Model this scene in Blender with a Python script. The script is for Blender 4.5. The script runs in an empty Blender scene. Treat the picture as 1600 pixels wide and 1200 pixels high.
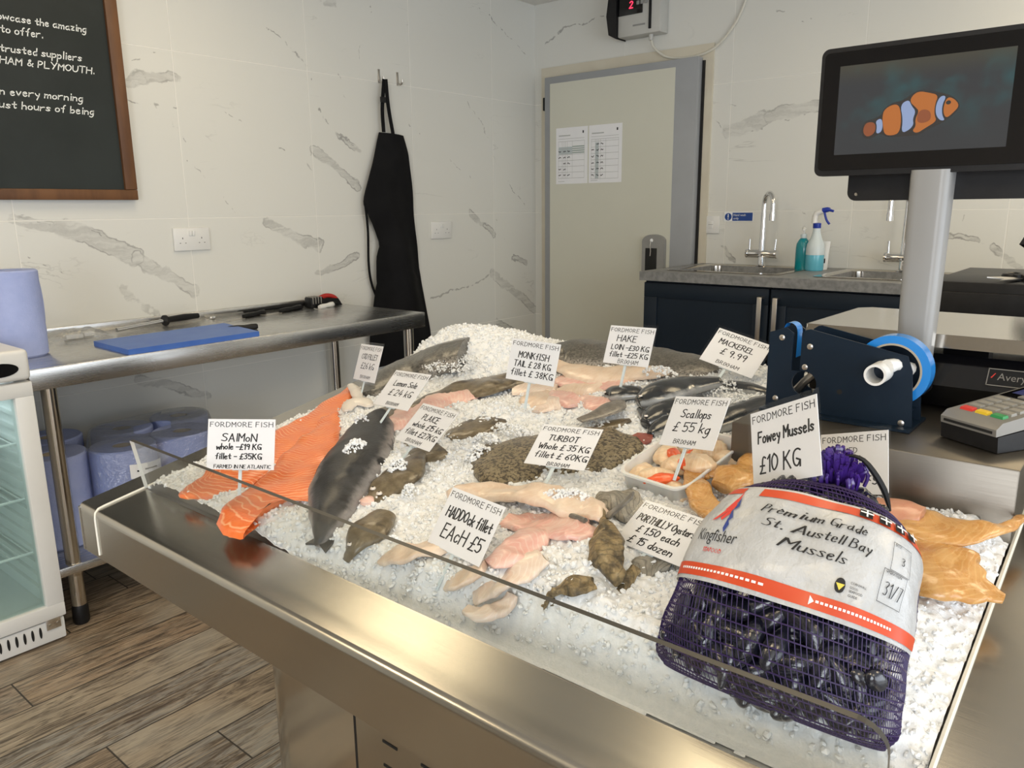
import bpy, bmesh, math, random
import numpy as np
from mathutils import Vector, Matrix, noise
noise.seed_set(7); random.seed(7); rng = np.random.default_rng(7)
SC = bpy.context.scene; COL = SC.collection
# ---------------------------------------------------------------- camera
cam = bpy.data.cameras.new('camera'); co = bpy.data.objects.new('camera', cam); COL.objects.link(co)
cam.sensor_fit = 'HORIZONTAL'; cam.sensor_width = 36; cam.lens = 36*1216.9/1600
cam.clip_start = .05; cam.clip_end = 100
_y, _p, _r = .694892, -.220807, -.010749
_f = Vector((math.cos(_p)*math.cos(_y), math.cos(_p)*math.sin(_y), math.sin(_p)))
_rt = Vector((math.sin(_y), -math.cos(_y), 0)); _up = _rt.cross(_f)
_a = math.cos(_r)*_rt+math.sin(_r)*_up; _b = -math.sin(_r)*_rt+math.cos(_r)*_up
m = Matrix((_a, _b, -_f)).transposed().to_4x4(); m.translation = (-3.7157, -2.9020, 1.1905)
co.matrix_world = m; SC.camera = co
# ---------------------------------------------------------------- world, light, exposure
SC.view_settings.view_transform = 'Standard'; SC.view_settings.look = 'None'
SC.view_settings.gamma = 1; SC.view_settings.exposure = 0.06
wd = bpy.data.worlds.new('sky'); SC.world = wd; wd.use_nodes = True
bg = wd.node_tree.nodes['Background']; bg.inputs[0].default_value = (.80, .90, 1, 1); bg.inputs[1].default_value = 1.0
def area(name, loc, rot, sx, sy, e, col):
    l = bpy.data.lights.new(name, 'AREA'); l.shape = 'RECTANGLE'; l.size = sx; l.size_y = sy; l.energy = e; l.color = col
    o = bpy.data.objects.new(name, l); COL.objects.link(o); o.location = loc; o.rotation_euler = rot; return o
R = math.radians
# daylight through the two shop windows (front wall behind the camera, and the glazed side by the counter)
area('shop_window_daylight', (-3.2, -5.45, 1.02), (R(90), 0, 0), 3.8, 1.7, 64, (.88, .93, 1))
area('side_window_daylight', (-6.4, -3.9, 1.1), (R(90), 0, R(-90)), 1.6, 1.8, 62, (.92, .95, 1))
PANELS = [(-2.35, -.83), (-2.35, -2.3), (-4.3, -.83), (-4.3, -2.3), (-2.35, -3.9), (-4.3, -3.9), (-.7, -3.0)]
for i, (x, y) in enumerate(PANELS): area('ceiling_panel_light', (x, y, 2.275), (0, 0, 0), .56, .56, 4.0 if i < 2 else 8.0, (1, .80, .50))
# ---------------------------------------------------------------- materials
MATS = {}
def nodes(m): return m.node_tree.nodes, m.node_tree.links
class NB:
    def __init__(s, m): s.n = m.node_tree.nodes; s.l = m.node_tree.links
    def __call__(s, t, **k):
        n = s.n.new(t)
        for a, b in k.items():
            if a.startswith('i_'):
                key = a[2:]; key = int(key) if key.isdigit() else key
                s.put(n.inputs[key], b)
            else: setattr(n, a, b)
        return n
    def put(s, sock, v):
        if hasattr(v, 'is_output') or isinstance(v, bpy.types.NodeSocket): s.l.new(v, sock)
        else: sock.default_value = v
    def math(s, op, a, b=0., c=0., clamp=False):
        n = s.n.new('ShaderNodeMath'); n.operation = op; n.use_clamp = clamp
        for i, v in enumerate((a, b, c)): s.put(n.inputs[i], v)
        return n.outputs[0]
    def vmath(s, op, a, b=(0, 0, 0), sc=None):
        n = s.n.new('ShaderNodeVectorMath'); n.operation = op; s.put(n.inputs[0], a); s.put(n.inputs[1], b)
        if sc is not None: s.put(n.inputs['Scale'], sc)
        return n.outputs['Value'] if op in ('DOT_PRODUCT', 'LENGTH', 'DISTANCE') else n.outputs['Vector']
    def mix(s, f, a, b):
        n = s.n.new('ShaderNodeMix'); n.data_type = 'RGBA'; s.put(n.inputs[0], f); s.put(n.inputs[6], c4(a) if not isinstance(a, bpy.types.NodeSocket) else a); s.put(n.inputs[7], c4(b) if not isinstance(b, bpy.types.NodeSocket) else b); return n.outputs[2]
    def noise(s, vec, scale, detail=3, rough=.55, dist=0.):
        n = s.n.new('ShaderNodeTexNoise'); s.put(n.inputs['Vector'], vec); n.inputs['Scale'].default_value = scale; n.inputs['Detail'].default_value = detail; n.inputs['Roughness'].default_value = rough; n.inputs['Distortion'].default_value = dist; return n
    def ramp(s, f, a, b):
        n = s.n.new('ShaderNodeMapRange'); n.interpolation_type = 'SMOOTHSTEP'; s.put(n.inputs[0], f); n.inputs[1].default_value = a; n.inputs[2].default_value = b; return n.outputs[0]
    def scale(s, vec, v): return s.vmath('MULTIPLY', vec, v)
def c4(c): return (c[0], c[1], c[2], 1) if len(c) == 3 else c
def new(name):
    m = bpy.data.materials.new(name); m.use_nodes = True; MATS[name] = m; return m, NB(m), m.node_tree.nodes['Principled BSDF']
def mat(name, col, rough=.5, metal=0., vary=None, bump=None, stretch=(1, 1, 1), spec=.5, emit=None, trans=0., coat=0., alpha=1., sub=0.):
    m, b, p = new(name)
    p.inputs['Base Color'].default_value = c4(col); p.inputs['Roughness'].default_value = rough; p.inputs['Metallic'].default_value = metal
    p.inputs['Specular IOR Level'].default_value = spec; p.inputs['Transmission Weight'].default_value = trans; p.inputs['Coat Weight'].default_value = coat
    p.inputs['Coat Roughness'].default_value = .12; p.inputs['Alpha'].default_value = alpha
    if sub: p.inputs['Subsurface Weight'].default_value = sub; p.inputs['Subsurface Radius'].default_value = (.01, .006, .004)
    tc = b('ShaderNodeTexCoord').outputs['Object']; v = b.scale(tc, stretch)
    if vary:
        c2, sc = vary[:2]; n = b.noise(v, sc, 5, .6); f = b.ramp(n.outputs[0], vary[2] if len(vary) > 2 else .3, vary[3] if len(vary) > 3 else .7)
        b.put(p.inputs['Base Color'], b.mix(f, col, c2))
    if bump:
        n = b.noise(v, bump[0], 4, .6); bp = b('ShaderNodeBump'); bp.inputs['Strength'].default_value = bump[1]; bp.inputs['Distance'].default_value = bump[2] if len(bump) > 2 else .002
        b.put(bp.inputs['Height'], n.outputs[0]); b.put(p.inputs['Normal'], bp.outputs[0])
    if emit: p.inputs['Emission Color'].default_value = c4(emit[0]); p.inputs['Emission Strength'].default_value = emit[1]
    return m
def steel(name, col, rough, stretch, amt=.12, scale=60):
    m, b, p = new(name); p.inputs['Metallic'].default_value = 1
    tc = b('ShaderNodeTexCoord').outputs['Object']; v = b.scale(tc, stretch)
    n = b.noise(v, scale, 4, .6); n2 = b.noise(tc, 5, 3)
    b.put(p.inputs['Base Color'], b.mix(n2.outputs[0], col, tuple(x*.82 for x in col)))
    b.put(p.inputs['Roughness'], b.math('ADD', b.math('MULTIPLY', b.math('ADD', n.outputs[0], n2.outputs[0]), amt), rough-amt))
    bp = b('ShaderNodeBump'); bp.inputs['Strength'].default_value = .12; bp.inputs['Distance'].default_value = .0004
    b.put(bp.inputs['Height'], n.outputs[0]); b.put(p.inputs['Normal'], bp.outputs[0]); return m
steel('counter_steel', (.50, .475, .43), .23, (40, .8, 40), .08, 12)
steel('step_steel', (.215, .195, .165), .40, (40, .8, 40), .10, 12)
steel('table_steel', (.64, .635, .62), .27, (.8, 30, 30), .10, 12)
steel('polished_steel', (.62, .58, .52), .14, (30, 30, 1), .05, 10)
mat('pan_steel', (.60, .62, .64), .5, .35, vary=((.68, .70, .72), 9))
mat('chrome', (.78, .78, .78), .07, 1)
mat('brushed_nickel', (.55, .52, .48), .32, 1)
mat('dark_hole', (.006, .006, .006), .6)
mat('black_plastic', (.007, .007, .008), .42, spec=.3, vary=((.011, .011, .012), 30), bump=(400, .15, .0005))
mat('black_gloss', (.004, .004, .005), .12, spec=.4, coat=.2)
mat('black_cloth', (.005, .005, .006), .75, spec=.15, vary=((.009, .009, .010), 6), bump=(700, .3, .001))
mat('navy_paint', (.006, .013, .024), .45, spec=.3, vary=((.008, .016, .028), 4))
mat('sealer_navy', (.003, .011, .024), .42, spec=.3, vary=((.004, .014, .029), 8), bump=(500, .1, .0004))
mat('white_plastic', (.78, .78, .76), .35, vary=((.74, .74, .72), 5))
mat('cream_frame', (.66, .62, .51), .45, vary=((.62, .57, .46), 6))
mat('door_panel', (.64, .64, .555), .42, vary=((.615, .615, .53), 1.5))
mat('door_edge', (.33, .345, .365), .42, 0, vary=((.31, .325, .34), 5))
mat('grey_plastic', (.30, .30, .29), .45, vary=((.27, .27, .26), 10))
mat('pole_grey', (.30, .30, .295), .35, .0, vary=((.28, .28, .275), 4))
mat('light_grey', (.55, .55, .52), .45, vary=((.52, .52, .49), 10))
mat('paper', (.84, .85, .87), .7, vary=((.82, .83, .86), 20))
mat('ink', (.008, .008, .010), .6)
mat('pencil', (.45, .47, .47), .7)
mat('sheet_blue', (.50, .56, .58), .7)
mat('sheet_green', (.33, .40, .37), .7)
mat('chalk', (.86, .88, .86), .8)
mat('chalkboard', (.016, .021, .020), .55, vary=((.024, .030, .029), 3), spec=.3)
mat('oak_frame', (.17, .075, .028), .5, vary=((.10, .042, .016), 14, .35, .7), stretch=(1, 1, .15), bump=(60, .2, .001))
mat('worktop_grey', (.255, .26, .26), .45, vary=((.18, .184, .186), 45, .35, .65), bump=(120, .15, .0006))
mat('blue_board', (.05, .14, .50), .42, vary=((.07, .17, .52), 12), bump=(300, .2, .0006))
mat('blue_tape', (.02, .23, .66), .22, coat=.3)
mat('tape_core', (.42, .36, .27), .8)
mat('blue_paper', (.40, .47, .78), .9, vary=((.36, .43, .74), 25), bump=(130, .5, .003))
mat('safety_blue', (.01, .06, .28), .4)
mat('white_print', (.86, .88, .88), .5)
mat('teal_soap', (.0, .25, .30), .15, vary=((.0, .22, .27), 6), coat=.3)
mat('blue_spray', (.12, .46, .60), .25, coat=.3)
mat('cloudy_plastic', (.62, .70, .73), .3)
mat('blue_trigger', (.01, .035, .33), .3)
mat('red_plastic', (.42, .02, .015), .35)
mat('red_led', (.9, .02, .05), .5, emit=((1, .03, .08), 2.5))
mat('key_grey', (.26, .25, .22), .4); mat('key_red', (.62, .03, .02), .4); mat('key_yellow', (.72, .48, .02), .4); mat('key_green', (.02, .25, .07), .4)
mat('silver_plastic', (.24, .23, .21), .36, .3)
mat('lcd', (.05, .06, .18), .15, vary=((.10, .11, .26), 30))
mat('led_panel', (1, .95, .85), .6, emit=((1, .84, .6), 1.6))
mat('fridge_lamp', (1, 1, 1), .5, emit=((.85, .95, 1), 5))
mat('ceiling_white', (.78, .77, .73), .8)
mat('plain_wall', (.50, .46, .40), .8, vary=((.47, .43, .37), 2))
mat('bead', (.80, .78, .70), .5)
mat('cable_white', (.66, .64, .56), .5)
# transparent sheet plastics and glass
def clear(name, tint, gloss, rough=.05, base=.05):
    m = bpy.data.materials.new(name); m.use_nodes = True; MATS[name] = m; b = NB(m); b.n.remove(b.n['Principled BSDF'])
    t = b('ShaderNodeBsdfTransparent', i_0=c4(tint)); g = b('ShaderNodeBsdfGlossy', i_Roughness=rough)
    if name == 'film': bp = b('ShaderNodeBump', i_Strength=1., i_Distance=.01, i_Height=b.noise(b('ShaderNodeTexCoord').outputs['Object'], 38, 3, .6, 2.).outputs[0]); b.put(g.inputs['Normal'], bp.outputs[0])
    ge = b('ShaderNodeNewGeometry'); cs = b.math('ABSOLUTE', b.vmath('DOT_PRODUCT', ge.outputs['Normal'], ge.outputs['Incoming']))
    fr = b.math('ADD', .03, b.math('MULTIPLY', b.math('POWER', b.math('SUBTRACT', 1., cs), 4.), .9)); mx = b('ShaderNodeMixShader')
    b.put(mx.inputs[0], b.math('ADD', b.math('MULTIPLY', fr, gloss), base, clamp=True)); b.l.new(t.outputs[0], mx.inputs[1]); b.l.new(g.outputs[0], mx.inputs[2])
    b.l.new(mx.outputs[0], b.n['Material Output'].inputs[0]); return m
clear('acrylic', (.945, .955, .95), .8, .05, .015); clear('sleeve', (.97, .97, .97), .5, .12, .015); clear('film', (.90, .92, .95), 1.2, .16, .14)
clear('fridge_glass', (.86, .94, .93), .8, .03, .0); clear('window_glass', (.95, .97, .97), .6, .02, .0)
mat('acrylic_edge', (.060, .056, .048), .35, spec=.35); mat('acrylic_edge_light', (.62, .64, .62), .2, coat=.5)
mat('tub_plastic', (.72, .72, .70), .3, trans=.0, sub=.3)
# marble tiled wall: ax = which horizontal axis runs along the wall; off = first joint; veins = strokes of the stone
def marble(name, ax, off, w, veins):
    m, b, p = new(name); p.inputs['Roughness'].default_value = .30; p.inputs['Specular IOR Level'].default_value = .5
    tc = b('ShaderNodeTexCoord').outputs['Object']; sx = b('ShaderNodeSeparateXYZ', i_0=tc)
    u, z = sx.outputs[ax], sx.outputs[2]
    P = b('ShaderNodeCombineXYZ', i_0=u, i_1=z).outputs[0]
    fu = b.math('DIVIDE', b.math('ADD', u, off), w); fz = b.math('DIVIDE', b.math('ADD', z, .03), .6)
    iu = b.math('FLOOR', fu); iz = b.math('FLOOR', fz)
    du = b.math('MULTIPLY', b.math('ABSOLUTE', b.math('SUBTRACT', fu, b.math('ROUND', fu))), w)
    dz = b.math('MULTIPLY', b.math('ABSOLUTE', b.math('SUBTRACT', fz, b.math('ROUND', fz))), .6)
    joint = b.math('SUBTRACT', 1., b.ramp(b.math('MINIMUM', du, dz), .0011, .0022))
    n1 = b.noise(P, 5, 4, .6); n2 = b.noise(P, 28, 3, .6)
    d1 = b.vmath('SCALE', b.vmath('SUBTRACT', n1.outputs['Color'], (.5, .5, .5)), sc=.10)
    d2 = b.vmath('SCALE', b.vmath('SUBTRACT', n2.outputs['Color'], (.5, .5, .5)), sc=.022)
    Q = b.vmath('ADD', b.vmath('ADD', P, d1), d2)
    fine = b.noise(b.vmath('MULTIPLY', P, (1.2, 1.2, 1)), 55, 4, .7).outputs[0]
    sm = b('ShaderNodeMapping', i_Vector=Q, i_Rotation=(0, 0, R(28)), i_Scale=(1.5, 13, 1)); sn = b.noise(sm.outputs[0], 3.2, 4, .65, .8).outputs[0]
    streak = b.math('ADD', .30, b.math('MULTIPLY', b.ramp(sn, .35, .65), .75)); edgem = b.ramp(b.noise(P, 6, 2).outputs[0], .40, .58)
    total = None
    for x0, z0, x1, z1, wd_, st in veins:
        A = Vector((x0, z0, 0)); B = Vector((x1, z1, 0)); ab = B-A; L2 = ab.length_squared
        r = b.vmath('SUBTRACT', Q, tuple(A)); t = b.math('MULTIPLY', b.vmath('DOT_PRODUCT', r, tuple(ab)), 1/L2, clamp=True)
        d = b.vmath('LENGTH', b.vmath('SUBTRACT', r, b.vmath('SCALE', tuple(ab), sc=t)))
        wide = wd_ >= .018; hw = wd_*.62 if wide else max(wd_*.55, .0038)
        mr = b('ShaderNodeMapRange', interpolation_type='SMOOTHSTEP'); b.put(mr.inputs[0], d); mr.inputs[1].default_value = hw; mr.inputs[2].default_value = hw*(.7 if wide else .25); mr.inputs[3].default_value = 0; mr.inputs[4].default_value = st*(.85 if wide else 1.)
        mr = mr.outputs[0]
        if wide:
            ed = b.ramp(b.math('ABSOLUTE', b.math('SUBTRACT', d, hw*.82)), .0048, .0008); mr = b.math('MAXIMUM', b.math('MULTIPLY', mr, streak), b.math('MULTIPLY', b.math('MULTIPLY', ed, edgem), st*1.5))
        total = mr if total is None else b.math('MAXIMUM', total, mr)
    total = b.math('MULTIPLY', total, b.math('ADD', .70, b.math('MULTIPLY', fine, .8)), clamp=True)
    # faint generic veining, different in every tile
    wn = b('ShaderNodeTexWhiteNoise', noise_dimensions='2D', i_Vector=b('ShaderNodeCombineXYZ', i_0=iu, i_1=iz).outputs[0])
    Pt = b.vmath('ADD', P, b.vmath('SCALE', wn.outputs['Color'], sc=9.))
    mp = b('ShaderNodeMapping', i_Vector=Pt, i_Rotation=(0, 0, R(40)), i_Scale=(1.1, 4.2, 1))
    nn = b.noise(mp.outputs[0], 1.5, 5, .55, .6).outputs[0]
    vein = b.math('SUBTRACT', 1., b.ramp(b.math('ABSOLUTE', b.math('SUBTRACT', nn, .5)), .0, .010))
    msk = b.ramp(b.noise(Pt, 3.1, 2).outputs[0], .56, .72)
    vein = b.math('MULTIPLY', b.math('MULTIPLY', vein, msk), .22)
    f = b.math('MAXIMUM', total, vein)
    cl = b.mix(b.noise(P, 1.7, 2).outputs[0], (.70, .70, .655), (.74, .74, .70))
    col = b.mix(f, cl, (.125, .12, .118)); col = b.mix(joint, col, (.84, .83, .78))
    b.put(p.inputs['Base Color'], col); b.put(p.inputs['Roughness'], b.math('ADD', .27, b.math('MULTIPLY', joint, .4)))
    bp = b('ShaderNodeBump', i_Strength=.5, i_Distance=.0015, i_Height=b.math('SUBTRACT', 1., joint)); b.put(p.inputs['Normal'], bp.outputs[0])
    return m
V1 =  [(-2.346,1.638,-2.161,1.68,0.03,0.35),(-2.3,1.7,-2.212,1.757,0.006,0.5),(-2.346,1.58,-2.157,1.582,0.008,0.5),(-2.237,1.583,-2.148,1.459,0.004,0.4),(-2.154,1.396,-1.999,1.232,0.004,0.5),(-1.999,1.232,-1.936,1.179,0.004,0.4),(-2.059,1.618,-1.849,1.521,0.003,0.45),(-1.849,1.521,-1.744,1.465,0.004,0.5),(-1.744,1.465,-1.57,1.354,0.008,0.6),(-1.652,1.436,-1.573,1.359,0.014,0.4),(-1.874,1.992,-1.797,1.924,0.005,0.55),(-1.797,1.924,-1.667,1.884,0.005,0.55),(-1.667,1.884,-1.568,1.783,0.012,0.6),(-1.489,2.042,-1.404,2.056,0.03,0.4),(-1.194,2.114,-1.257,1.944,0.006,0.5),(-1.257,1.944,-1.278,1.845,0.004,0.45),(-1.555,1.748,-1.543,1.646,0.006,0.5),(-1.543,1.646,-1.45,1.534,0.008,0.55),(-1.45,1.534,-1.31,1.479,0.006,0.5),(-1.398,1.766,-1.348,1.577,0.004,0.45),(-1.416,1.523,-1.293,1.461,0.03,0.35),(-1.569,1.447,-1.315,1.298,0.035,0.35),(-0.508,2.237,-0.35,2.172,0.01,0.6),(-0.35,2.172,-0.12,2.062,0.006,0.5),(-0.12,2.062,0.0,1.993,0.004,0.4),(-0.987,1.594,-0.773,1.47,0.008,0.5),(-0.773,1.47,-0.537,1.332,0.004,0.4),(-0.597,1.764,-0.27,1.424,0.004,0.4),(-0.376,1.521,-0.216,1.285,0.008,0.5),(-0.216,1.285,-0.071,1.214,0.008,0.5),(-2.759,1.16,-2.61,1.136,0.035,0.35),(-2.61,1.136,-2.382,1.038,0.06,0.32),(-2.382,1.038,-2.162,0.891,0.04,0.32),(-2.616,1.168,-2.423,1.074,0.005,0.5),(-2.739,1.056,-2.611,0.962,0.004,0.5),(-2.611,0.962,-2.492,0.841,0.004,0.5),(-2.403,1.051,-2.341,0.87,0.006,0.45),(-2.42,0.913,-2.336,0.81,0.04,0.25),(-1.823,1.162,-1.571,1.041,0.035,0.35),(-1.566,0.925,-1.344,0.979,0.03,0.35),(-0.874,0.764,-0.554,0.788,0.014,0.45),(-0.554,0.788,-0.392,0.847,0.014,0.45),(-0.568,1.165,-0.387,1.055,0.03,0.35),(-0.358,1.146,-0.222,0.927,0.008,0.45),(-0.222,0.927,-0.093,0.876,0.03,0.35),(-0.392,0.847,-0.002,0.601,0.045,0.32),(-0.371,0.573,-0.004,0.405,0.03,0.35),(-2.422,0.59,-2.166,0.462,0.035,0.3),(-2.589,1.135,-2.686,1.159,0.006,0.4)]
V2 =  [(-0.019,2.076,-0.197,2.167,0.014,0.5),(-0.197,2.167,-0.454,2.177,0.01,0.5),(-0.175,2.203,-0.109,2.278,0.004,0.4),(-1.194,1.548,-1.382,1.593,0.06,0.28),(-1.382,1.593,-1.621,1.629,0.05,0.3),(-1.195,1.527,-1.415,1.559,0.006,0.45),(-1.415,1.559,-1.623,1.61,0.006,0.45),(-1.291,2.078,-1.473,2.023,0.006,0.45),(-1.473,2.023,-1.58,1.92,0.008,0.45),(-1.54,2.078,-1.551,1.966,0.006,0.4),(-1.183,0.998,-1.255,0.917,0.02,0.45),(-1.1,1.635,-1.181,1.546,0.006,0.45),(-1.194,1.666,-1.285,1.649,0.004,0.4),(-1.568,1.167,-1.644,1.092,0.005,0.4),(-2.16,1.077,-2.304,1.047,0.02,0.35),(-2.304,1.047,-2.38,1.015,0.014,0.45),(-2.363,1.023,-2.452,0.923,0.03,0.4),(-2.263,1.214,-2.226,1.124,0.006,0.3)]
marble('marble_back', 0, .3764, .595, V1); marble('marble_right', 1, 1.1949, .6, V2)
def plank():
    m, b, p = new('plank_floor'); tc = b('ShaderNodeTexCoord').outputs['Object']
    s = b('ShaderNodeSeparateXYZ', i_0=tc); row = b.math('FLOOR', b.math('DIVIDE', s.outputs[1], .148))
    sh = b('ShaderNodeTexWhiteNoise', noise_dimensions='1D', i_W=row).outputs[0]
    fx = b.math('DIVIDE', b.math('ADD', s.outputs[0], b.math('MULTIPLY', sh, .9)), .9); ix = b.math('FLOOR', fx)
    fy = b.math('DIVIDE', s.outputs[1], .148)
    dx = b.math('MULTIPLY', b.math('ABSOLUTE', b.math('SUBTRACT', fx, b.math('ROUND', fx))), .9)
    dy = b.math('MULTIPLY', b.math('ABSOLUTE', b.math('SUBTRACT', fy, b.math('ROUND', fy))), .148)
    joint = b.math('SUBTRACT', 1., b.ramp(b.math('MINIMUM', dx, dy), .001, .0028))
    wn = b('ShaderNodeTexWhiteNoise', noise_dimensions='2D', i_Vector=b('ShaderNodeCombineXYZ', i_0=ix, i_1=row).outputs[0])
    off = b.vmath('ADD', tc, b.vmath('SCALE', wn.outputs['Color'], sc=20.))
    g = b.noise(b.scale(off, (1.3, 9, 1)), 4.5, 6, .68, 1.6).outputs[0]; g2 = b.noise(b.scale(off, (2, 46, 1)), 6, 4, .65).outputs[0]
    rg = b('ShaderNodeValToRGB', i_0=wn.outputs['Value']); e = rg.color_ramp.elements; e[0].color = (.21, .155, .105, 1); e[1].color = (.26, .27, .26, 1); e[1].position = .95
    for pos, c in ((.35, (.31, .225, .15, 1)), (.6, (.33, .275, .205, 1)), (.8, (.27, .205, .15, 1))):
        q = e.new(pos); q.color = c
    dark = b.mix(b.ramp(g, .38, .60), (.085, .062, .043), rg.outputs[0]); c = b.mix(b.math('MULTIPLY', b.ramp(g2, .48, .62), .55), dark, (.50, .41, .30))
    c = b.mix(b.math('MULTIPLY', b.ramp(b.noise(off, 3, 3).outputs[0], .5, .68), .45), c, (.42, .39, .33))
    c = b.mix(joint, c, (.035, .028, .022)); b.put(p.inputs['Base Color'], c)
    b.put(p.inputs['Roughness'], b.math('ADD', .38, b.math('MULTIPLY', g, .25)))
    bp = b('ShaderNodeBump', i_Strength=.35, i_Distance=.002, i_Height=b.math('SUBTRACT', g2, joint)); b.put(p.inputs['Normal'], bp.outputs[0])
plank()
# --- fish skins and flesh: UV.x runs along the piece in metres, UV.y across it (0..1)
def flesh(name, c1, c2, line=None, per=.006, chev=.03, rough=.28, blot=None, back=None, coat=.35, scale=40, lf=.5, bumpy=.25):
    m, b, p = new(name); p.inputs['Coat Weight'].default_value = coat; p.inputs['Coat Roughness'].default_value = .15
    p.inputs['Subsurface Weight'].default_value = .12; p.inputs['Subsurface Radius'].default_value = (.008, .004, .003)
    uv = b('ShaderNodeTexCoord'); s = b('ShaderNodeSeparateXYZ', i_0=uv.outputs['UV']); ob = uv.outputs['Object']
    n = b.noise(ob, scale, 4, .6).outputs[0]; lat = b.math('ABSOLUTE', b.math('SUBTRACT', b.math('MULTIPLY', s.outputs[1], 2.), 1.))
    c = b.mix(b.ramp(n, .3, .7), c1, c2)
    if back:   # a dark back fading to the flank
        c = b.mix(b.ramp(b.math('ADD', b.math('MULTIPLY', lat, .9), b.math('MULTIPLY', n, .3)), back[1], back[2]), c, back[0])
    if line:
        ph = b.math('ADD', b.math('DIVIDE', b.math('ADD', s.outputs[0], b.math('MULTIPLY', b.math('POWER', lat, 1.3), chev)), per), b.math('MULTIPLY', b.noise(ob, 25, 2).outputs[0], 2.2))
        w = b.math('ABSOLUTE', b.math('SUBTRACT', b.math('FRACT', ph), .5)); c = b.mix(b.math('MULTIPLY', b.ramp(w, .18, .02), lf), c, line)
    if blot:   # blotches: colour, scale, lo, hi
        c = b.mix(b.ramp(b.noise(ob, blot[1], 3, .6).outputs[0], blot[2], blot[3]), c, blot[0])
    b.put(p.inputs['Base Color'], c); b.put(p.inputs['Roughness'], b.math('ADD', rough-.06, b.math('MULTIPLY', n, .2)))
    bp = b('ShaderNodeBump', i_Strength=bumpy, i_Distance=.002, i_Height=b.noise(ob, scale*4, 3).outputs[0]); b.put(p.inputs['Normal'], bp.outputs[0])
flesh('salmon_flesh', (.78, .155, .028), (.84, .21, .05), (.92, .50, .27), .0075, .030, .30, lf=.75, coat=.2)
flesh('salmon_skin', (.32, .30, .29), (.42, .39, .37), back=None, scale=50)
flesh('dark_skin', (.014, .015, .017), (.034, .036, .040), back=((.30, .28, .27), .74, 1.08), blot=((.006, .006, .008), 16, .54, .62), scale=60, rough=.42, coat=.12)
flesh('cod_skin', (.06, .058, .05), (.15, .14, .12), blot=((.04, .037, .032), 220, .48, .66), back=((.32, .30, .27), .7, 1.05), scale=120)
flesh('hake_skin', (.07, .067, .058), (.15, .14, .12), blot=((.045, .042, .036), 260, .46, .66), back=((.33, .31, .28), .75, 1.05), scale=150)
flesh('brown_skin', (.105, .080, .045), (.19, .15, .09), blot=((.055, .040, .022), 30, .52, .66), scale=70)
flesh('turbot_skin', (.17, .135, .075), (.27, .22, .13), blot=((.045, .032, .016), 210, .46, .58), scale=120, bumpy=.6, coat=.15)
flesh('mackerel_skin', (.006, .008, .011), (.016, .020, .024), back=((.34, .35, .35), .84, 1.02), scale=60, rough=.16, coat=.8)
flesh('fin_grey', (.11, .10, .085), (.22, .20, .17), scale=80)
flesh('white_flesh', (.72, .57, .47), (.78, .67, .57), (.84, .77, .69), .008, .02, .28, lf=.4)
flesh('pink_flesh', (.74, .40, .34), (.78, .55, .47), (.84, .72, .64), .008, .02, .28, lf=.35)
flesh('tan_flesh', (.70, .53, .40), (.77, .64, .52), (.80, .68, .54), .009, .02, .28, lf=.3)
flesh('belly_white', (.70, .64, .57), (.76, .71, .65), scale=40)
flesh('smoked_flesh', (.52, .25, .065), (.63, .36, .13), (.76, .50, .22), .009, .025, .24, lf=.35, blot=((.42, .16, .035), 14, .58, .75))
flesh('smoked_pink', (.55, .24, .15), (.62, .33, .20), scale=40)
flesh('scallop_flesh', (.74, .52, .31), (.80, .64, .45), (.84, .73, .57), .006, .01, .3, lf=.35)
flesh('roe', (.78, .09, .015), (.84, .14, .03), scale=60)
flesh('oyster_shell', (.06, .045, .025), (.34, .25, .12), (.05, .04, .02), .008, .01, .55, lf=.5, blot=((.40, .31, .17), 45, .55, .68), coat=.15, scale=60, bumpy=1.)
flesh('oyster_pale', (.20, .19, .16), (.36, .33, .27), (.07, .065, .055), .007, .01, .6, lf=.55, coat=.1, scale=60, bumpy=1.)
flesh('mussel_shell', (.006, .007, .014), (.016, .017, .032), blot=((.10, .09, .09), 60, .64, .76), scale=60, rough=.14, coat=.7)
flesh('red_fin', (.22, .05, .04), (.32, .10, .07), scale=70)
def icemat():
    m, b, p = new('ice'); ob = b('ShaderNodeTexCoord').outputs['Object']; n = b.noise(ob, 160, 3, .6).outputs[0]
    b.put(p.inputs['Base Color'], b.mix(b.ramp(n, .3, .7), (.86, .885, .90), (.94, .95, .955)))
    p.inputs['Roughness'].default_value = .16; p.inputs['IOR'].default_value = 1.31; p.inputs['Transmission Weight'].default_value = .10
    p.inputs['Coat Weight'].default_value = .25; p.inputs['Coat Roughness'].default_value = .08
    bp = b('ShaderNodeBump', i_Strength=.5, i_Distance=.0016, i_Height=b.noise(ob, 420, 2).outputs[0]); b.put(p.inputs['Normal'], bp.outputs[0])
icemat()
mat('net_purple', (.026, .011, .072), .45, spec=.4); mat('net_purple_bright', (.05, .018, .19), .28, coat=.4)
mat('label_white', (.50, .51, .52), .36, vary=((.40, .415, .43), 16, .35, .7), bump=(70, .7, .004), coat=.3)
mat('label_orange', (.58, .062, .014), .4, coat=.1); mat('logo_red', (.62, .04, .03), .45); mat('logo_blue', (.02, .045, .24), .45)
mat('badge_yellow', (.70, .58, .08), .45)
mat('cf_orange', (.02, .015, .01), .6, emit=((.72, .20, .02), .55)); mat('cf_dark_orange', (.02, .01, .01), .6, emit=((.40, .10, .02), .55)); mat('cf_white', (.02, .02, .025), .6, emit=((.38, .50, .80), .6)); mat('cf_black', (.01, .01, .01), .6, emit=((.012, .009, .008), 1.))
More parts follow.
